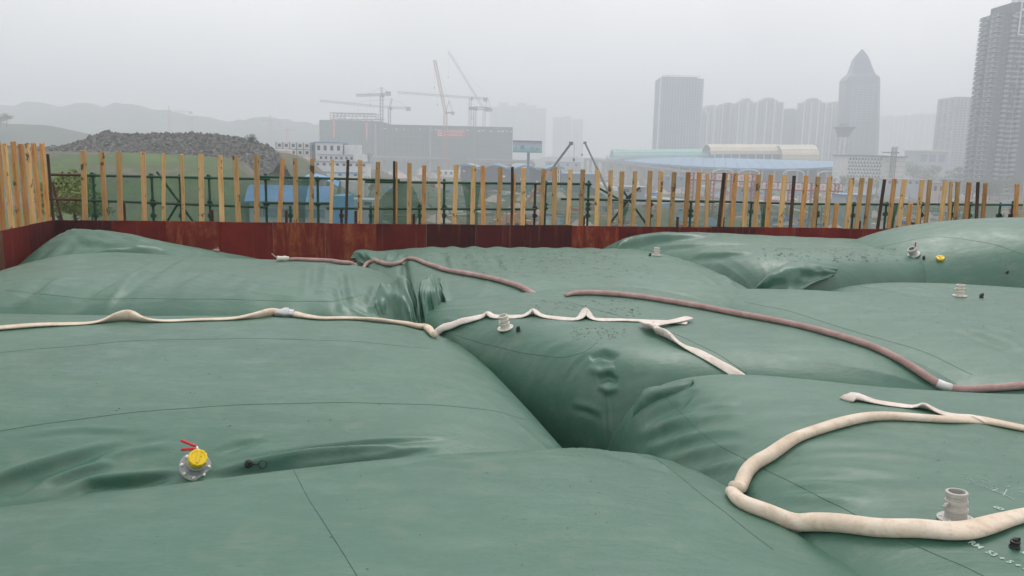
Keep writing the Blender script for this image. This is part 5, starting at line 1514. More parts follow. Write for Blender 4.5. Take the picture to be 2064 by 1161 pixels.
# ------------------------------------------------------------------ tall near apartment tower at the right edge
Yt = 480
x0, x1, zb, zt = face(1948, 2062, 22, 365, Yt); g0 = HZ - 2
x0 = at(1981, 330, Yt).x; x1 = x0 + 29
ht = empty('apartment_tower', ((x0 + x1) / 2, Yt, g0), 'tall near apartment tower with bay windows and balconies at the right edge', 'tower')
M_TG = varied('slate tower cladding', [(0.3, (0.045, 0.070, 0.100)), (0.7, (0.07, 0.10, 0.135))], 0.1, 0.7)
M_TL = varied('light tower cladding', [(0.3, (0.22, 0.27, 0.32)), (0.7, (0.30, 0.35, 0.40))], 0.1, 0.7)
W_ = x1 - x0
mb = block(MB(), x0 + 2, x0 + W_ * .27, Yt + 2, Yt + 22, g0, zt)
block(mb, x0 + W_ * .27, x0 + W_ * .72, Yt + 3, Yt + 24, g0, zt + 5.5)
block(mb, x0 + W_ * .72, x1, Yt + 5, Yt + 24, g0, zt + 4)
mb.build('wall', M_TG, ht)
nfl = 38; fh_ = (zt - g0) / nfl
bay = MB(); slab = MB(); win = MB(); rail = MB(); rn = random.Random(4)
for k in range(nfl):
    z_ = g0 + fh_ * k
    # corner bays, each floor steps out
    bay.box((x0 + 1.4, Yt + 5, z_ + fh_ * .45), (2.8, 6.5, fh_ * .58)); slab.box((x0 + 1.5, Yt + 5, z_ + fh_ * .08), (3.6, 7.4, .22))
    win.box((x0 + 1.4, Yt + 1.6, z_ + fh_ * .5), (2.2, .2, fh_ * .4))
    bay.box((x0 + 1.6, Yt + 17, z_ + fh_ * .45), (3.2, 7.0, fh_ * .58)); slab.box((x0 + 1.6, Yt + 17, z_ + fh_ * .08), (4.0, 7.8, .22))
    win.box((x0 - .02, Yt + 17, z_ + fh_ * .5), (.2, 4.6, fh_ * .4)); win.box((x0 - .02, Yt + 5, z_ + fh_ * .5), (.2, 3.6, fh_ * .4))
    for fx in (.17, .235): win.box((x0 + W_ * fx, Yt + 1.9, z_ + fh_ * .5), (.9, .25, 1.3))
    # light bays either side of the balcony stack
    for fa, fb in ((.285, .375), (.605, .69)):
        bay.box((x0 + W_ * (fa + fb) / 2, Yt + 2.2, z_ + fh_ * .3), (W_ * (fb - fa), 2.0, fh_ * .52))
        win.box((x0 + W_ * (fa + fb) / 2, Yt + 2.3, z_ + fh_ * .78), (W_ * (fb - fa) * .92, 1.7, fh_ * .42))
    # balconies
    slab.box((x0 + W_ * .49, Yt + 1.4, z_ + .1), (W_ * .22, 3.2, .22))
    for i in range(4):
        cx_ = x0 + W_ * (.40 + .06 * i)
        if rn.random() < .8: rail.box((cx_, Yt - .1, z_ + .65), (W_ * .052, .08, .85))
        if rn.random() < .5: win.box((cx_, Yt + 2.8, z_ + 1.6), (W_ * .04, .3, 1.6))
    rail.box((x0 + W_ * .49, Yt, z_ + fh_ * .5), (.3, .3, fh_))
bay.build('bay_window', M_TL, ht)['kind'] = 'stuff'; slab.build('floor_slab', M_TL, ht)['kind'] = 'stuff'
win.build('window', M_GLASS, ht)['kind'] = 'stuff'; rail.build('balcony_rail', M_TL, ht)['kind'] = 'stuff'
M_FR = mat('white frame', (0.75, 0.76, 0.77), 0.6)
fx0, fx1 = x0 + W_ * .39, x0 + W_ * .595
zf0 = zt - 13
fr = MB()
for xx in (fx0, fx1): fr.box((xx, Yt - .7, (zf0 + zt + 9) / 2), (.6, .6, zt + 9 - zf0))
fr.box(((fx0 + fx1) / 2, Yt - .7, zf0), (fx1 - fx0 + .6, .6, .6)); fr.box(((fx0 + fx1) / 2, Yt - .7, zt + 1), (fx1 - fx0, .6, 1.2))
for dz_ in (-.8, -3.2):
    fr.box((x0 + W_ * .335, Yt - .4, zt + dz_), (W_ * .10, .5, .35)); fr.box((x0 + W_ * .65, Yt - .4, zt + dz_), (W_ * .10, .5, .35))
fr.build('white_frame', M_FR, ht)
pn = MB()
for k in range(7): pn.box((fx0 + (fx1 - fx0) * k / 6, Yt + 6, zt + 9), (.9, 6, 9))
pn.box(((fx0 + fx1) / 2, Yt + 6, zt + 5.5), (fx1 - fx0 + 2, 6, .8)); pn.box(((fx0 + fx1) / 2, Yt + 6, zt + 13.5), (fx1 - fx0 + 2, 6, .8))
pn.build('rooftop_frame', M_FR, ht)

# ------------------------------------------------------------------ construction block under green net, with roof truss
Yc = 800
M_NETB = varied('green grey scaffold net', [(0.3, (0.04, 0.10, 0.10)), (0.7, (0.065, 0.135, 0.13))], 0.04, 0.9, (1, 1, .3))
x0, x1, zb, zt = face(645, 766, 243, 316, Yc); xb0, xb1, zb2, zt2 = face(764, 1032, 254, 318, Yc + 6)
cb = empty('construction_building', ((x0 + xb1) / 2, Yc, HZ), 'long building under construction wrapped in grey green net, behind the cranes', 'building')
mb = MB(); vs_zl = at(764, 247, Yc).z; vs_zr = at(1032, 259, Yc).z
block(mb, x0, x1, Yc, Yc + 60, HZ, zt); block(mb, xb0 + 2, xb1, Yc + 6, Yc + 60, HZ, (vs_zl + vs_zr) / 2); mb.build('netted_wall', M_NETB, cb)
zt2 = (vs_zl + vs_zr) / 2
mb = MB()
for k in range(1, 8):
    z_ = HZ + (zt2 - HZ) * k / 8; mb.box(((xb0 + xb1) / 2, Yc + 5.8, z_), (xb1 - xb0, .5, .35)); mb.box(((x0 + x1) / 2, Yc - .2, z_), (x1 - x0, .5, .35))
for k in range(36): xx = x0 + (xb1 - x0) * k / 35; mb.box((xx, Yc - .25 if xx < x1 else Yc + 5.7, (HZ + zt2) / 2), (.25, .5, zt2 - HZ))
mb.build('scaffold_tube', M_STEEL, cb)['kind'] = 'stuff'
mb = MB(); rn = random.Random(9)
for k in range(34):
    if rn.random() < .55: mb.box((xb0 + (xb1 - xb0) * (k + .5) / 34, Yc + 5.4, zt2 - 4.2 + rn.uniform(-.6, .6)), (rn.uniform(1, 2.6), .5, rn.uniform(.8, 1.6)))
mb.build('white_hoarding', M_WHITE, cb)['kind'] = 'stuff'
for px in (757, 867): p = at(px, 300, Yc - 2); MB().box((p.x, Yc - 1.6, (HZ + zt2) / 2), (1.8, 1.2, zt2 - HZ)).build('hoist_mast', M_T3, cb)
# truss
tr = MB(); A1, A2 = at(664, 227, Yc), at(757, 229, Yc); B1, B2 = at(664, 241, Yc), at(770, 240, Yc)
for dy in (0, 14):
    a, b, c, d_ = [Vector((q.x, Yc + 3 + dy, q.z)) for q in (A1, A2, B1, B2)]
    tr.bar(a, b, .8); tr.bar(c, d_, .8); tr.bar(a + Vector((0, 0, -2.6)), b + Vector((0, 0, -2.6)), .5)
    n_ = 12
    for k in range(n_ + 1):
        p_, q_ = a.lerp(b, k / n_), c.lerp(Vector((b.x, c.y, d_.z)), k / n_); tr.bar(p_, p_ + Vector((0, 0, -2.6)), .5)
        if k in (0, 1, 3, 6, 9, 12): tr.bar(p_, q_, .6)
        if k < 3: tr.bar(a.lerp(b, (k + 1) / n_) + Vector((0, 0, -2.6)), q_, .45)
    for k in range(6): tr.box((a.x + (b.x - a.x) * (.2 + .13 * k), Yc + 3 + dy, c.z + 1.0), (2.2, .6, 1.6))
tr.build('roof_truss', M_CONC, cb)
# red banners
M_REDB = mat('red banner cloth', (0.62, 0.035, 0.03), 0.7)
M_LET = mat('white lettering', (0.85, 0.84, 0.82), 0.7)
def glyphs(mb, x, y, z, s_, n_, rnd, horiz=True):
    """small stroke characters, too far off to read in the photo"""
    for i in range(n_):
        cx_, cz_ = (x + i * s_ * 1.12, z) if horiz else (x, z - i * s_ * 1.15)
        h = s_ * .42
        mb.box((cx_, y, cz_ + h * .8), (s_ * .75, .1, s_ * .12)); mb.box((cx_, y, cz_ - h * .8), (s_ * .7, .1, s_ * .12)); mb.box((cx_, y, cz_), (s_ * .12, .1, s_ * .8))
        if rnd.random() < .7: mb.box((cx_, y, cz_), (s_ * .6, .1, s_ * .12))
        if rnd.random() < .6: mb.box((cx_ - s_ * .28, y, cz_), (s_ * .12, .1, s_ * .6))
        if rnd.random() < .6: mb.box((cx_ + s_ * .28, y, cz_), (s_ * .12, .1, s_ * .6))
for px, y0_, y1_, lab in ((673, 241, 277, 'left one of two tall red vertical banners on the netted building'), (739, 246, 278, 'right one of two tall red vertical banners on the netted building')):
    a, b = at(px, y0_, Yc - 1), at(px, y1_, Yc - 1)
    br = empty('banner', (b.x, Yc - .6, b.z), lab, 'banner', 'red vertical banners on the netted building')
    MB().box((a.x, Yc - .75, (a.z + b.z) / 2), (2.3, .12, a.z - b.z)).build('banner_cloth', M_REDB, br)
    g_ = MB(); glyphs(g_, a.x, Yc - .9, a.z - 1.6, 1.5, 10, rr, False); g_.build('lettering', M_LET, br)
a, b = at(880, 261, Yc + 4), at(938, 276, Yc + 4)
sg = empty('site_sign', ((a.x + b.x) / 2, Yc + 4, b.z), 'wide red sign with two rows of white characters on the netted building', 'sign')
MB().box(((a.x + b.x) / 2, Yc + 4.6, (a.z + b.z) / 2), (b.x - a.x, .5, a.z - b.z)).build('sign_board', M_REDB, sg)
g_ = MB(); W2 = b.x - a.x; mz = (a.z + b.z) / 2
glyphs(g_, a.x + 8.2, Yc + 4.2, mz + 1.9, 2.2, 8, rr); glyphs(g_, a.x + 8.2, Yc + 4.2, mz - 1.6, 1.8, 9, rr)
g_.build('lettering', M_LET, sg)
lg = MB()
for sgn in (1, -1):
    pts = [(a.x + 3.2 + sgn * .6 + math.cos(t_) * 2.0 * sgn, Yc + 4.2, mz + 1.2 + math.sin(t_) * 1.7) for t_ in [math.pi * .35 + i * math.pi * 1.3 / 8 for i in range(9)]]
    lg.tube(pts, .28, 5)
lg.box((a.x + 3.4, Yc + 4.2, mz - 2.4), (4.4, .1, .7)); lg.build('emblem', M_LET, sg)

# ------------------------------------------------------------------ cranes
def lattice(mb, a, b, wd, n_, r_=None, mi=0):
    a, b = Vector(a), Vector(b); t = (b - a).normalized(); up = Vector((0, 1, 0)); s1 = t.cross(up).normalized() * wd / 2; s2 = up * wd / 2
    r_ = r_ or wd * .11
    cs = [s1 + s2, s1 - s2, -s1 - s2, -s1 + s2]
    for c in cs: mb.bar(a + c, b + c, r_ * 1.4)
    for k in range(n_):
        p_, q_ = a.lerp(b, k / n_), a.lerp(b, (k + 1) / n_)
        for i in range(4):
            mb.bar(p_ + cs[i], q_ + cs[(i + 1) % 4], r_)
    return mb
def hammer(mastx, ytop, jl, jr, Y, label, m_=None, mw=2.2, apex=None, base=None, cw=True, jw=1.6, faint=False):
    m_ = m_ or M_STEEL
    top = at(mastx, ytop, Y); b = Vector((top.x, Y, base if base is not None else HZ))
    root = empty('tower_crane', b, label, 'crane', 'cranes over the building site')
    lattice(MB(), b, top, mw, 22).build('mast', m_, root)
    a1, a2 = at(jl[0], jl[1], Y), at(jr[0], jr[1], Y)
    lattice(MB(), top + Vector((0, 0, .5)), a1, jw, 24).build('jib', m_, root)
    lattice(MB(), top + Vector((0, 0, .5)), a2, jw * 1.1, 8).build('counter_jib', m_, root)
    if cw: MB().box(a2 + Vector((-1.5 if a2.x > top.x else 1.5, 0, -.8)), (4.4, 2.6, 4.0)).build('counterweight', M_CONC, root)
    MB().box(top + Vector((1.6, -1.5, -.5)), (2.4, 2.4, 2.8)).build('cab', m_, root)
    if apex:
        ap = at(apex[0], apex[1], Y); lattice(MB(), top, ap, 1.3, 6).build('apex', m_, root)
        mb = MB(); mb.bar(ap, top.lerp(a1, .65), .16); mb.bar(ap, a2, .16); mb.build('tie_rod', m_, root)
    h_ = top.lerp(a1, .45); MB().bar(h_, h_ + Vector((0, 0, -9)), .12).box(h_ + Vector((0, 0, -9.5)), (.9, .6, 1.4)).build('hook_block', M_STEEL, root)
    return root
hammer(769, 192, (718, 192), (786, 187), 780, 'tower crane with short level jib and high apex, standing at the left of the site', apex=(769, 176), mw=2.6, jw=2.0)
hammer(785, 218, (645, 203), (826, 218), 830, 'tower crane with a very long thin jib reaching left over the netted building', apex=(790, 199), mw=2.4)
hammer(948, 198, (801, 186), (981, 199), 860, 'tower crane with long thin jib reaching left above the red sign', mw=2.4)
hammer(957, 219, (945, 219), (985, 219), 800, 'stubby tower crane at the right of the site, below the long jib', mw=2.6, jw=2.4)
hammer(341, 224, (313, 223), (386, 226), 1250, 'faint reddish tower crane in front of the far left hill', M_REDC, 3.0, apex=(340, 213))
hammer(545, 243, (527, 243), (566, 247), 1250, 'faint reddish tower crane above the left end of the prefab camp', M_REDC, 3.0, apex=(545, 231))
hammer(386, 238, (372, 240), (398, 236), 1300, 'very faint crane mast right of the reddish hill crane', M_STEEL, 2.4, cw=False)
hammer(579, 262, (572, 263), (596, 262), 1200, 'very faint small crane above the container block', M_REDC, 2.4, cw=False)
def luffer(mastx, ytop, tip, Y, label, m_, mw=2.2, foot=None, jw=1.8):
    top = at(mastx, ytop, Y); b = Vector((top.x, Y, HZ)); root = empty('tower_crane', b, label, 'crane', 'cranes over the building site')
    lattice(MB(), b, top, mw, 22).build('mast', m_, root)
    tp = at(tip[0], tip[1], Y); lattice(MB(), top, tp, jw, 30).build('jib', m_, root)
    sgn = 1 if tp.x < top.x else -1
    cj = top + Vector((sgn * 7, 0, 1)); MB().bar(top, cj, 1.8, 1.2).build('counter_jib', m_, root)
    MB().box(cj + Vector((0, 0, -1)), (3, 2.4, 3)).build('counterweight', M_CONC, root)
    ap = top + Vector((sgn * 3.5, 0, 12)); mb = MB(); mb.bar(top, ap, .5); mb.bar(cj, ap, .4); mb.build('back_mast', m_, root)
    mb = MB(); mb.bar(ap, tp, .10); mb.bar(tp, tp + Vector((0, 0, -26)), .09); mb.build('hoist_rope', M_STEEL, root)
    MB().box(tp + Vector((0, 0, -26)), (.8, .6, 1.4)).build('hook_block', M_STEEL, root)
    return root
luffer(898, 228, (876, 121), 790, 'reddish crane with a steep lattice boom, over the red sign', M_REDC, 3.0, jw=2.4)
luffer(976, 221, (904, 104), 840, 'pale crane with the highest sloping lattice boom over the site', M_T3, 2.4, jw=1.8)
# crawler cranes nearer by, only their booms rise over the battens
def mobile(px0, py0, tip, Y, label, m_low, bw=.9):
    a = at(px0, py0, Y); tp = at(tip[0], tip[1], Y); d_ = (tp - a).normalized()
    z0 = gz(a.x, Y); ft = a - d_ * ((a.z - z0 - 2.6) / d_.z)
    root = empty('mobile_crane', (ft.x, Y, z0), label, 'crane', 'mobile cranes beyond the wall')
    mid = ft.lerp(tp, .62)
    MB().bar(ft, mid, bw, bw).build('lower_boom', m_low, root); MB().bar(mid, tp, bw * .68, bw * .68).build('upper_boom', M_STEEL, root)
    sg_ = 1 if d_.x > 0 else -1
    MB().box((ft.x - sg_ * 1.0, Y, z0 + 1.2), (9, 2.6, 1.0)).build('chassis', m_low, root)
    MB().box((ft.x - sg_ * 1.5, Y, z0 + 2.4), (4, 2.4, 1.6), 0, 0, (.8, .9)).build('cab', m_low, root)
    for k in range(4):
        w_ = MB().tube([(ft.x - sg_ * 1.0 + (-3.3 + 2.2 * k), Y - 1.35, z0 + .55), (ft.x - sg_ * 1.0 + (-3.3 + 2.2 * k), Y + 1.35, z0 + .55)], .55, 14); w_.build('wheel', M_BLK, root)
    MB().box(tp, (1.2 * bw, 1.2 * bw, 1.0 * bw)).build('boom_head', M_STEEL, root)
    MB().bar(tp + Vector((sg_ * .8, 0, 0)), tp + Vector((sg_ * .8, 0, -3.5)), .05).box(tp + Vector((sg_ * .8, 0, -3.8)), (.4, .3, .7)).build('hook_block', M_STEEL, root)
mobile(1098, 360, (1151, 289), 190, 'mobile crane boom with an orange lower part, leaning right above the middle battens', mat('orange crane paint', (0.62, 0.26, 0.14), .5), .75)
mobile(1206, 345, (1179, 288), 260, 'thin grey mobile crane boom leaning left above the battens', M_STEEL, .8)

# ------------------------------------------------------------------ billboard
Yb = 330
a, b = at(1034, 284, Yb), at(1092, 307, Yb); pz = gz((a.x + b.x) / 2, Yb)
bb = empty('billboard', ((a.x + b.x) / 2 + .5, Yb, pz), 'big pale blue billboard on a single steel post right of the netted building', 'billboard')
m = mat('billboard print', (0.5, 0.6, 0.7), 0.6); t = m.node_tree
v = coords(t, 'Generated'); sx = t.nodes.new('ShaderNodeSeparateXYZ'); t.links.new(v, sx.inputs[0])
c = ramp(t, sx.outputs[2], [(0.0, (0.16, 0.42, 0.48)), (0.22, (0.20, 0.48, 0.55)), (0.5, (0.35, 0.55, 0.62)), (0.62, (0.45, 0.42, 0.55)), (1.0, (0.40, 0.33, 0.50))])
nz = noise(t, coords(t, 'Generated', (14, 1, 5)), 1.0, 5, .7)
c = mixc(t, ramp(t, nz, [(0.5, (0, 0, 0)), (0.62, (0.5, 0.5, 0.5))]), c, (0.5, 0.62, 0.66)); t.links.new(c, t.nodes['Principled BSDF'].inputs['Base Color'])
MB().box(((a.x + b.x) / 2, Yb, (a.z + b.z) / 2), (b.x - a.x, .8, a.z - b.z)).build('board', m, bb)
mb = MB(); W2 = b.x - a.x; H2 = a.z - b.z
for fx, w_, h_ in ((.1, .03, .28), (.28, .05, .34), (.34, .07, .42), (.38, .03, .36), (.62, .05, .2), (.70, .03, .30), (.84, .09, .16)): mb.box((a.x + W2 * fx, Yb - .45, b.z + H2 * (.22 + h_ / 2)), (W2 * w_, .06, H2 * h_))
mb.build('printed_skyline', mat('teal print', (0.14, 0.34, 0.42), .7), bb)
mb = MB().bar((a.x, Yb - .5, a.z), (b.x, Yb - .5, a.z), .5).bar((a.x, Yb - .5, b.z), (b.x, Yb - .5, b.z), .5); mb.build('board_frame', M_T3, bb)
MB().tube([((a.x + b.x) / 2 + .5, Yb + .3, pz - .5), ((a.x + b.x) / 2 + .5, Yb + .3, b.z)], .55, 12).build('post', M_T2, bb)

# ------------------------------------------------------------------ viaducts
def viaduct(pxs, py, Y, label, spans, sag=1.4):
    a, b = at(pxs[0], py[0], Y[0]), at(pxs[1], py[1], Y[1]); root = empty('viaduct', (a.x, a.y, HZ), label, 'bridge')
    mb = MB(); n_ = spans * 8; prev = None; P = []
    for k in range(n_ + 1):
        s_ = k / n_; q = a.lerp(b, s_); u = (k % 8) / 8; P.append((q, sag * (2 * u - 1) ** 2 if True else 0))
    for k in range(n_):
        q, d0 = P[k]; r_, d1 = P[k + 1]
        if k % 8 == 7: d1 = sag
        vs = []
        for c, dp in ((q, 1.2 + d0), (r_, 1.2 + d1)):
            for dy in (-5, 5): vs += [(c.x, c.y + dy, c.z), (c.x, c.y + dy, c.z - dp)]
        mb.add(vs, [(0, 4, 5, 1), (2, 3, 7, 6), (0, 2, 6, 4), (1, 5, 7, 3)])
    mb.build('deck', M_CONC, root)
    for k in range(spans + 1):
        q = a.lerp(b, k / spans); MB().box((q.x, q.y, (q.z - 1 + HZ - 1) / 2), (2.4, 5, q.z + 1 - HZ)).build('pier', M_CONC, root)
    mb = MB()
    for dy in (-5, 5): mb.bar((a.x, a.y + dy, a.z + .5), (b.x, b.y + dy, b.z + .5), .25, 1.0)
    mb.build('parapet', M_T1, root)
viaduct((690, 905), (314, 321), (640, 600), 'pale arched viaduct under the left part of the netted building', 5)
viaduct((940, 1075), (321, 326), (600, 560), 'shorter pale arched bridge behind the wavy roofed hall', 3)
viaduct((1180, 1400), (320, 350), (820, 380), 'long low elevated roadway in front of the blue station roof', 10, .5)

# ------------------------------------------------------------------ wavy roofed hall
Yh = 400
x0, x1, zb, zt = face(928, 1130, 338, 372, Yh)
wh = empty('wavy_hall', ((x0 + x1) / 2, Yh, HZ), 'dark blue hall with a wavy pale blue roof edge behind the middle battens', 'building')
block(MB(), x0, x1, Yh, Yh + 40, HZ - 1, zt).build('wall', varied('slate blue wall', [(0.3, (0.045, 0.065, 0.10)), (0.7, (0.065, 0.09, 0.13))], .1, .7), wh)
vs = []; fs = []; n_ = 60
for i in range(n_ + 1):
    xx = x0 - 1.5 + (x1 - x0 + 3) * i / n_; zz = zt + .9 * math.sin(i / n_ * 3.5 * 2 * math.pi) + .6
    for yy, dz_ in ((Yh - 2, 0), (Yh - 2, -.7), (Yh + 42, -.7), (Yh + 42, 0)): vs.append((xx, yy, zz + dz_))
for i in range(n_):
    for k in range(4): fs.append((i * 4 + k, i * 4 + (k + 1) % 4, i * 4 + 4 + (k + 1) % 4, i * 4 + 4 + k))
MB().add(vs, fs).build('wavy_roof', M_LBLUE, wh)
mb = MB(); rn = random.Random(2)
for k in range(12): mb.box((x0 + (x1 - x0) * rn.random(), Yh - .2, zt - rn.uniform(2, 8)), (rn.uniform(.5, 1.8), .3, rn.uniform(.4, 1)))
mb.build('window', M_WHITE, wh)['kind'] = 'stuff'
x0, x1, zb, zt = face(1130, 1200, 352, 372, Yh)
wh = empty('annexe', ((x0 + x1) / 2, Yh, HZ), 'low dark annexe right of the wavy roofed hall', 'building'); block(MB(), x0, x1, Yh, Yh + 30, HZ - 1, zt).build('wall', M_T2, wh); block(MB(), x0 - 1, x1 + 1, Yh - 1, Yh + 31, zt, zt + .6).build('roof', M_LBLUE, wh)
# twin white masts
for i, px in enumerate((1124, 1128)):
    a, b = at(px, 341, 300), at(px, 366, 300); g_ = gz(a.x, 300)
    tag(MB().tube([(a.x, 300, g_), (a.x, 300, a.z)], .16, 8).tube([(a.x - .7, 300, a.z - .1), (a.x + .7, 300, a.z - .1)], .1, 6).build('lamp_mast', M_WHITE), ['left', 'right'][i] + ' one of two white masts in front of the dark hall', 'mast')

# ------------------------------------------------------------------ station: barrel roofs over a long blue canopy
def barrel(px0, px1, ytop, ybot, Y, depth, m_, label, nb, slope=(0, 0)):
    a = at(px0, ybot, Y + slope[0]); b = at(px1, ybot, Y + slope[1]); H_ = at((px0 + px1) / 2, ytop, Y).z - at((px0 + px1) / 2, ybot, Y).z
    root = empty('barrel_roof', (a.x, a.y, min(a.z, b.z)), label, 'roof'); m_list = M_STEEL
    for j in range(nb):
        p_, q_ = a.lerp(b, j / nb), a.lerp(b, (j + 1) / nb); g_ = (q_ - p_) * .012; p_ = p_ + g_; q_ = q_ - g_
        vs = []; fs = []; n_ = 14
        for i in range(n_ + 1):
            an = math.pi * i / n_; yy = -math.cos(an) * depth / 2 + depth / 2; zz = math.sin(an) * H_
            for c in (p_, q_): vs.append((c.x, c.y + yy, c.z + zz)); 
            for c in (p_, q_): vs.append((c.x, c.y + yy * .98 + .1, c.z + zz - .5))
        for i in range(n_):
            o_ = i * 4; fs += [(o_, o_ + 1, o_ + 5, o_ + 4), (o_ + 2, o_ + 6, o_ + 7, o_ + 3), (o_, o_ + 4, o_ + 6, o_ + 2), (o_ + 1, o_ + 3, o_ + 7, o_ + 5)]
        MB().add(vs, fs).build('roof_panel', m_, root)
    mb = MB()
    for i in (1, 3, 5):
        an = math.pi * i / 14; yy = -math.cos(an) * depth / 2 + depth / 2 - .15; zz = math.sin(an) * H_
        mb.bar((a.x, a.y + yy, a.z + zz), (b.x, b.y + yy, b.z + zz), .25)
    mb.build('purlin', M_T3, root)
    return a, b, root
a, b, r_ = barrel(1432, 1577, 290, 310, 700, 34, M_CREAMR, 'cream barrel vault roof over the left of the station hall', 12)
barrel(1577, 1652, 291, 320, 690, 40, M_CREAMR, 'larger cream barrel vault closing the right end of the station hall', 6)
barrel(1236, 1442, 300, 318, 740, 30, M_TURQ, 'turquoise barrel roof left of the cream vaults', 18, (60, -20))
x0, x1, zb, zt = face(1440, 1572, 308, 324, 702)
hb = empty('station_hall', (x0, 702, HZ), 'glazed station hall wall under the cream vault', 'building')
block(MB(), x0, x1, 702, 732, HZ, zt).build('wall', M_T2, hb)
mb = MB()
for k in range(9): mb.box((x0 + (x1 - x0) * k / 8, 701.5, (zt + zb) / 2), (.9, .8, zt - zb))
mb.build('column', M_WHITE, hb)
# long canopy: a sloping blue sheet whose near edge runs from far left to near right
sc_ = empty('station_canopy', at(1500, 345, 560), 'very long pale blue station canopy with shade painted on its front wall', 'station')
L1, L2 = at(1222, 313, 900), at(1700, 326, 560); F1, F2 = at(1222, 319, 880), at(1700, 334, 520)
mid1, midf = at(1440, 318, 700), at(1440, 337, 560)
n_ = 24
for k in range(n_):
    def q_(s_, P0, P1, P2): return ((1 - s_) ** 2) * P0 + 2 * s_ * (1 - s_) * (P1 * 2 - P0 * .5 - P2 * .5) + s_ * s_ * P2
    s0, s1 = k / n_, (k + .97) / n_
    vs = [q_(s0, L1, mid1, L2), q_(s1, L1, mid1, L2), q_(s1, F1, midf, F2), q_(s0, F1, midf, F2)]
    vs += [p_ + Vector((0, 0, -1.2)) for p_ in vs]
    MB().add(vs, [(0, 3, 2, 1), (4, 5, 6, 7), (0, 1, 5, 4), (1, 2, 6, 5), (2, 3, 7, 6), (3, 0, 4, 7)]).build('roof_panel', M_LBLUE, sc_)
mb = MB()
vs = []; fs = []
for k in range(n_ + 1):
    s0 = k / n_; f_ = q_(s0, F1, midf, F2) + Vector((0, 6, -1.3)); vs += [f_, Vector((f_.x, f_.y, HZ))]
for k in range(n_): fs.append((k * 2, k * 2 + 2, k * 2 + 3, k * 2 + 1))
mb.add(vs, fs).build('front_wall', varied('station front with painted shade', [(0.3, (0.08, 0.10, 0.12)), (0.7, (0.13, 0.15, 0.17))], .05, .8), sc_)  # shade under the canopy is put into this wall's dark colour
for k in range(1, n_):
    s0 = k / n_; f_ = q_(s0, F1, midf, F2)
    MB().box((f_.x, f_.y + 2, (f_.z - 1 + HZ) / 2), (.8, .8, f_.z - 1 - HZ)).build('column', M_T1, sc_)
# white arches in front of the dark wall
for i, (px, py) in enumerate(((1458, 342), (1510, 343), (1600, 344), (1670, 346))):
    c = at(px, py + 6, 440); pts = [(c.x + math.cos(t_) * 5.6, 440, c.z + math.sin(t_) * 1.9) for t_ in [i2 * math.pi / 12 for i2 in range(13)]]
    g_ = gz(c.x, 440); pts = [(pts[0][0], 440, g_)] + pts + [(pts[-1][0], 440, g_)]
    tag(MB().tube(pts, .28, 6).build('entrance_arch', M_WHITE), ['leftmost', 'second', 'third', 'rightmost'][i] + ' low white arch in front of the dark station front', 'arch', 'white arches before the station')
# ------------------------------------------------------------------ control tower
Yk = 620
c = at(1696, 322, Yk); g0 = HZ
kt = empty('control_tower', (c.x, Yk, g0), 'white mushroom shaped tower with a wide flared head before the skyline', 'tower')
zt_ = at(1696, 276, Yk).z; zc = at(1696, 257, Yk).z; za = at(1696, 252, Yk).z
MB().lathe([(3.6, g0), (3.4, zt_)], 20, (c.x, Yk, 0)).build('shaft', M_WHITE, kt, True, 40)
mb = MB()
for k in range(6): mb.box((c.x + math.cos(k * 1.05) * 3.6, Yk + math.sin(k * 1.05) * 3.6, (g0 + zt_) / 2), (.6, .6, zt_ - g0))
mb.build('shaft_rib', M_T1, kt)
MB().lathe([(3.4, zt_), (4.2, zt_ + .5), (6.2, zc - 1.6), (8.3, zc + .1), (8.3, zc + .7), (4, zc + .9)], 28, (c.x, Yk, 0)).build('flared_head', M_T1, kt, True, 40)
MB().lathe([(3.2, zc + .8), (3.4, zc + 1.2), (3.4, za + 1.2), (2.8, za + 1.7)], 20, (c.x, Yk, 0)).build('cab', M_T3, kt, True, 40)
# ------------------------------------------------------------------ white patterned building
Yp = 470
x0, x1, zb, zt = face(1707, 1775, 315, 352, Yp); x2 = at(1826, 330, Yp).x
pb = empty('patterned_building', ((x0 + x2) / 2, Yp, HZ), 'white building with a chequered balcony front right of the mushroom tower', 'building')
block(MB(), x0, x2, Yp, Yp + 22, HZ, zt).build('wall', M_WHITE, pb)
block(MB(), x0 - .8, x1 + 1, Yp - 1, Yp + 23, zt, zt + .8).build('roof', M_LBLUE, pb); block(MB(), x1 + 1, x2 + .6, Yp - 1, Yp + 23, zt - .2, zt + .5).build('roof', M_T3, pb)
mb = MB(); nc_, nr_ = 11, 6; zlow = zt - 12.5
for j in range(nr_):
    for i in range(nc_):
        dx = .35 if j % 2 else -.35
        cxx = x0 + (x1 - x0) * (i + .5) / nc_ + dx; czz = zlow + (zt - .6 - zlow) * (j + .5) / nr_
        o_ = MB().box((cxx, Yp - .05, czz), ((x1 - x0) / nc_ * .38, .4, 12.5 / nr_ * .45)); mb.box((cxx - dx * 2.2, Yp - .12, czz - .6), (.5, .3, .6))
        o_.build('window', M_DARKT, pb)
mb.build('balcony_screen', M_T3, pb)['kind'] = 'stuff'
mb = MB()
for k in range(4): mb.box(((x1 + x2) / 2 + 1, Yp - .1, zt - 2.5 - k * 3), (x2 - x1 - 2, .2, .18))
mb.build('floor_line', M_T3, pb)
xl = at(1800, 330, Yp - 6).x; zl = at(1800, 297, Yp - 6).z
lt = empty('lattice_mast', (xl, Yp - 6, HZ), 'grey lattice mast with a platform in front of the patterned building', 'mast')
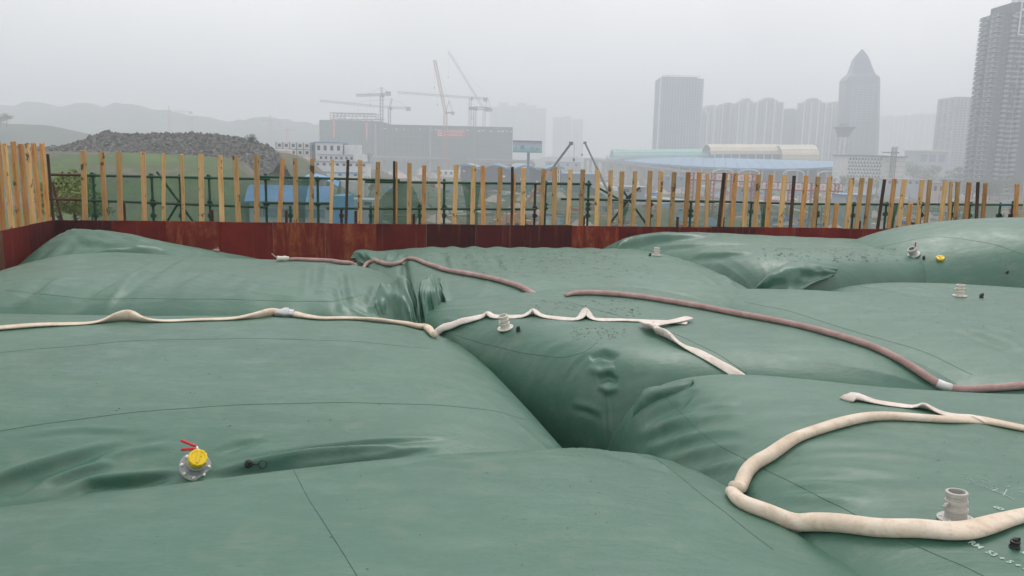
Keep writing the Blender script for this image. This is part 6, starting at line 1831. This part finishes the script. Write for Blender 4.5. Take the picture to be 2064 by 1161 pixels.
lattice(MB(), (xl, Yp - 6, HZ), (xl, Yp - 6, zl), 2.0, 18).build('mast', M_STEEL, lt); MB().box((xl - 2, Yp - 6, zl - 3), (9, 2.5, .6)).box((xl - 6, Yp - 6, zl - 5), (5, 2, .5)).build('platform', M_STEEL, lt); MB().box((xl, Yp - 6, zl + .2), (4, 1.5, .8)).build('floodlight', M_WHITE, lt)
# low white terrace block behind the trees
x0, x1, zb, zt = face(1848, 1908, 305, 335, 720)
wt = empty('terrace_building', (x0, 720, HZ), 'pale flat roofed block with deep bays behind the trees', 'building'); block(MB(), x0, x1, 720, 745, HZ, zt).build('wall', M_T1, wt)
mb = MB()
for k in range(3): mb.box((x0 + (x1 - x0) * (.2 + .3 * k), 719.8, zt - 6), ((x1 - x0) * .2, .6, 6.5))
mb.build('window', M_T2, wt); block(MB(), x0 - 1, x1 + 1, 718, 746, zt, zt + 1).build('roof', M_WHITE, wt)

# ------------------------------------------------------------------ red gantries with white plates
def gantry(px0, px1, py, Y, n_, label, rise):
    a, b = at(px0, py, Y), at(px1, py + rise, Y); g_ = gz((a.x + b.x) / 2, Y)
    root = empty('sign_gantry', ((a.x + b.x) / 2, Y, g_), label, 'sign', 'red framed slogan gantries')
    M_GR = M_GRED
    mb = MB(); h = 2.3; dz_ = (b.z - a.z)
    for dz2 in (-.2, -h): mb.bar((a.x, Y, a.z + dz2), (b.x, Y, b.z + dz2), .35)
    mb.build('beam', M_GR, root)
    for k in range(4):
        s_ = (k + .3) / 3.6; x_ = a.x + (b.x - a.x) * s_; z_ = a.z + dz_ * s_
        lattice(MB(), (x_, Y, g_), (x_, Y, z_), 1.1, 10, .12).build('leg', M_GR, root)
    wd = (b.x - a.x) / n_
    for k in range(n_):
        s_ = (k + .5) / n_; cx_, cz_ = a.x + (b.x - a.x) * s_, a.z + dz_ * s_ - h / 2
        pl = MB().box((cx_, Y - .3, cz_), (wd * .70, .12, 1.9)).build('letter_plate', M_PLATE, root)
        g2 = MB(); glyphs(g2, cx_, Y - .42, cz_, .95, 1, rr); g2.build('character', M_PLRED, pl)
M_GRED = mat('faded red steel', (0.30, 0.06, 0.06), .6); M_PLATE = mat('pinkish white plate', (0.74, 0.62, 0.63), .6); M_PLRED = mat('pale red character', (0.55, 0.30, 0.31), .6)
gantry(1383, 1532, 347, 250, 10, 'left red gantry carrying a row of white letter plates above the battens', 5)
gantry(1535, 1700, 366, 235, 10, 'right lower red gantry carrying white letter plates, between the battens', 4)

# ------------------------------------------------------------------ prefab camp
def prefab(px0, px1, ytop, ybot, Y, dp, label, floors, nw, roof=None, name='prefab_block', wall=None, wcol=None, base=True):
    x0, x1, zb, zt = face(px0, px1, ytop, ybot, Y); g_ = min(gz(x0, Y), gz(x1, Y), zb) - 1
    root = empty(name, ((x0 + x1) / 2, Y, g_), label, 'building')
    block(MB(), x0, x1, Y, Y + dp, g_, zt).build('wall', wall or M_WHITE, root)
    if roof: block(MB(), x0 - .4, x1 + .4, Y - .5, Y + dp + .5, zt, zt + .35).build('roof', roof, root)
    fh = (zt - zb) / floors
    for j in range(floors):
        for i in range(nw):
            cx_ = x0 + (x1 - x0) * (i + .5) / nw; cz_ = zb + fh * (j + .55)
            MB().box((cx_, Y - .05, cz_), (min((x1 - x0) / nw * .42, 1.9), .2, fh * .42)).build('window', wcol or M_GLASS, root)
        if j: MB().box(((x0 + x1) / 2, Y - .08, zb + fh * j), (x1 - x0 + .2, .2, .22)).build('floor_line', M_STEEL, root)
    return x0, x1, zb, zt, root
x0, x1, zb, zt, r_ = prefab(557, 626, 287, 315, 320, 7, 'two storey row of white container cabins at the left of the camp', 2, 5)
mb = MB()
for k in range(6): mb.box((x0 + (x1 - x0) * k / 5, 319.8, (zb + zt) / 2), (.28, .3, zt - zb))
mb.build('corner_post', M_STEEL, r_)
prefab(626, 636, 287, 312, 322, 6, 'narrow dark blue stair block between the white cabins', 1, 1, wall=M_T2)
prefab(636, 689, 288, 311, 318, 8, 'white prefab with a pale roof edge at the top of the camp', 1, 4, M_LBLUE)
prefab(689, 694, 290, 312, 321, 8, 'thin blue panel between the two upper prefabs', 1, 1, wall=M_BLUED)
prefab(694, 722, 292, 312, 320, 8, 'plain white shed at the upper right of the camp', 1, 1, wall=M_WHITE, wcol=M_WHITE)
prefab(642, 714, 313, 325, 308, 8, 'long middle row of the stepped prefab camp', 1, 7, M_T1)
prefab(713, 733, 311, 325, 307, 8, 'small white cabin at the right end of the middle row', 1, 1, wcol=M_WHITE)
prefab(634, 740, 327, 338, 298, 8, 'lower long row of the stepped prefab camp', 1, 8, M_T3)
prefab(600, 724, 348, 356, 282, 9, 'row of cabins under the bright blue roof in the camp', 1, 8, M_BLUE)
# pinkish tanks / bunkers left of the camp
c = at(568, 350, 296); g_ = gz(c.x, 296) - 1
sl = empty('concrete_silo', (c.x, 296, g_), 'round pinkish concrete silo at the left of the prefab camp', 'silo'); MB().lathe([(4.0, g_), (4.0, at(568, 303, 296).z), (3.4, at(568, 301, 296).z)], 18, (c.x, 296, 0)).build('drum', M_PINKC, sl, True, 40)
x0, x1, zb, zt, r_ = prefab(581, 612, 312, 352, 290, 9, 'square pinkish concrete bunker beside the silo', 1, 1, wall=M_PINKC)
# blue canopy and big blue shed
def sheet(px, Ys_, label, m_, name, th=.25, legs=True):
    P = [at(x, y, Yy) for (x, y), Yy in zip(px, Ys_)]; c = sum(P, Vector()) / 4
    g_ = min(gz(p_.x, p_.y) for p_ in P); root = empty(name, (c.x, c.y, g_), label, 'roof')
    vs = P + [p_ - Vector((0, 0, th)) for p_ in P]
    MB().add(vs, [(0, 1, 2, 3), (7, 6, 5, 4), (0, 4, 5, 1), (1, 5, 6, 2), (2, 6, 7, 3), (3, 7, 4, 0)]).build('roof_sheet', m_, root)
    if legs:
        for p_ in P: MB().bar((p_.x, p_.y, g_ - .5), (p_.x, p_.y, p_.z - th), .3).build('leg', M_STEEL, root)
    return root
sheet([(540, 358), (686, 363), (640, 350), (570, 350)], [175, 180, 195, 190], 'bright blue flat canopy just above the net, left of the middle', M_BLUE, 'canopy_shed')
sheet([(660, 365), (682, 376), (684, 366), (662, 358)], [170, 165, 175, 178], 'small blue lean-to roof at the right end of the canopy', M_BLUE, 'lean_to')
Yq = 112
sb = empty('blue_shed', at(585, 430, Yq), 'big blue roofed shed with a windowed white wall, seen through the left net', 'building')
A_, B_, C_, D_ = at(492, 404, Yq), at(670, 410, Yq), at(674, 376, Yq + 16), at(500, 371, Yq + 16)
C_.z = D_.z = (C_.z + D_.z) / 2; A_.z = B_.z = (A_.z + B_.z) / 2
vs = [A_, B_, C_, D_] + [p_ - Vector((0, 0, .25)) for p_ in (A_, B_, C_, D_)]
MB().add(vs, [(0, 1, 2, 3), (7, 6, 5, 4), (0, 4, 5, 1), (1, 5, 6, 2), (2, 6, 7, 3), (3, 7, 4, 0)]).build('roof_sheet', M_BLUED, sb)
zq = min(gz(A_.x, Yq), gz(B_.x, Yq)) - 2
wq = MB(); block(wq, A_.x + .5, B_.x - .5, Yq + .6, Yq + 15, zq, A_.z - .3); wq.build('wall', M_T1, sb)
for k in range(9):
    MB().box((A_.x + 1.2 + (B_.x - A_.x - 2.4) * (k + .5) / 9, Yq + .55, A_.z - 1.6), (.95, .15, 1.2)).build('window', M_T2, sb)
MB().box((B_.x + .9, Yq + 3, (A_.z + zq) / 2 + .5), (1.8, 6, A_.z - zq + 1)).build('side_panel', M_BLUE, sb)
prefab(686, 760, 402, 418, 140, 6, 'pale low wall seen through the net right of the blue shed', 1, 2, wall=M_T1)
# small houses
HS = [(882, 915, 343, 356, 520, M_WHITE, 'three small pale cabins on the dirt bank under the viaduct', None, 3), (1100, 1170, 327, 338, 720, M_T1, 'low pale block with a blue sign roof behind the crane boom', M_BLUE, 4),
      (1786, 1868, 362, 375, 420, M_T1, 'row of low houses under red roofs behind the right battens', M_PINKC, 6), (1878, 1902, 370, 392, 330, M_PINKC, 'small cream house between two right hand battens', M_T3, 2),
      (1910, 1940, 362, 372, 430, M_T3, 'low grey house before the tall tower', M_T1, 3), (1250, 1300, 378, 392, 300, M_T3, 'grey site hut beside the pale road', M_T1, 2), (1700, 1760, 395, 408, 210, M_T1, 'pale shed low behind the right net', M_LBLUE, 3),
      (1490, 1520, 378, 392, 280, M_T3, 'small grey hut behind the middle right battens', M_REDC, 2), (1340, 1380, 356, 366, 480, M_T2, 'dark low block under the station canopy', M_LBLUE, 3)]
for (a, b, yt, yb, Yd, m_, lab, rf, nw) in HS: prefab(a, b, yt, yb, Yd, 8, lab, 1, nw, rf, 'low_house', m_)
rn = random.Random(17)
VL = ['white van on the pale road', 'dark car on the pale road behind the white van', 'small truck beside the site hut', 'red lorry near the gantry feet', 'grey car on the far roadway', 'white car on the far roadway']
for i, (px, py, cm) in enumerate(((1262, 385, M_WHITE), (1290, 393, M_T2), (1318, 398, M_BLUE), (1460, 393, M_GRED), (1290, 356, M_T3), (1340, 359, M_WHITE))):
    v_ = gp(px, py, HZ + 1.2); z_ = gz(v_.x, v_.y) + .6
    cr_ = empty('parked_van', (v_.x, v_.y, z_), VL[i], 'vehicle', 'vehicles on the valley roads')
    MB().box((v_.x, v_.y, z_ + .85), (4.8, 1.9, .9), .3).box((v_.x - .2, v_.y, z_ + 1.65), (3.4, 1.8, .8), .3, 0, (.8, .85)).build('body', cm, cr_)
    MB().box((v_.x - .2, v_.y - .5, z_ + 1.65), (2.7, 1.3, .45), .3).build('window', M_GLASS, cr_)
    for dx in (-1.5, 1.5):
        for dy in (-.85, .85): MB().tube([(v_.x + dx, v_.y + dy - .12 + dx * .3, z_ + .35), (v_.x + dx, v_.y + dy + .12 + dx * .3, z_ + .35)], .36, 10).build('wheel', M_BLK, cr_)

# piles, pallets, pipes and huts strewn over the building site: too many and too small to count
rn = random.Random(71); mb = MB()
mats_ = [M_CONC, M_T2, M_WHITE, M_BLUED, M_GRED, M_YELC, M_STEEL, M_PINKC]
for _ in range(950):
    Yv = 150 + 650 * rn.random() ** 1.25; px = rn.uniform(760, 2064)
    X_ = (px - 1032) / 1600 * Yv; z_ = gz(X_, Yv); k_ = rn.random(); sc_k = .6 + Yv / 500
    mi = rn.choices(range(8), [5, 4, 2, 2, 3, 2, 5, 3])[0]
    if k_ < .5: mb.box((X_, Yv, z_ + .3 * sc_k), (rn.uniform(.8, 4) * sc_k, rn.uniform(.8, 3), rn.uniform(.5, 1.5) * sc_k), rn.uniform(0, 3), mi)
    elif k_ < .75: mb.bar((X_, Yv, z_ + .3), (X_ + rn.uniform(-7, 7), Yv + rn.uniform(-2, 2), z_ + .4), .35 * sc_k, .35 * sc_k, mi)
    elif k_ < .9: mb.box((X_, Yv, z_ + .8 * sc_k), (rn.uniform(3, 7) * sc_k, rn.uniform(3, 6), 1.8 * sc_k), rn.uniform(0, 3), rn.choice([0, 7, 7, 1]), (.25, .3))
    else: mb.bar((X_, Yv, z_), (X_, Yv, z_ + rn.uniform(3, 7)), .22 * sc_k, None, 6)
o_ = mb.build('site_clutter', mats_)
tag(o_, 'scattered piles, pipes and pallets over the hazy building site beyond the wall', 'site clutter', kind='stuff')

# ------------------------------------------------------------------ the air: thin rain haze over everything
m = bpy.data.materials.new('haze'); m.use_nodes = True; t = m.node_tree; t.nodes.clear()
o = t.nodes.new('ShaderNodeOutputMaterial'); vp = t.nodes.new('ShaderNodeVolumePrincipled')
vp.inputs['Color'].default_value = (0.90, 0.945, 1.0, 1); vp.inputs['Density'].default_value = 0.00115; vp.inputs['Anisotropy'].default_value = 0.0
t.links.new(vp.outputs[0], o.inputs['Volume'])
hz_ = MB().box((0, 1050, 78), (5200, 3200, 196)).build('haze', m)
tag(hz_, kind='stuff')
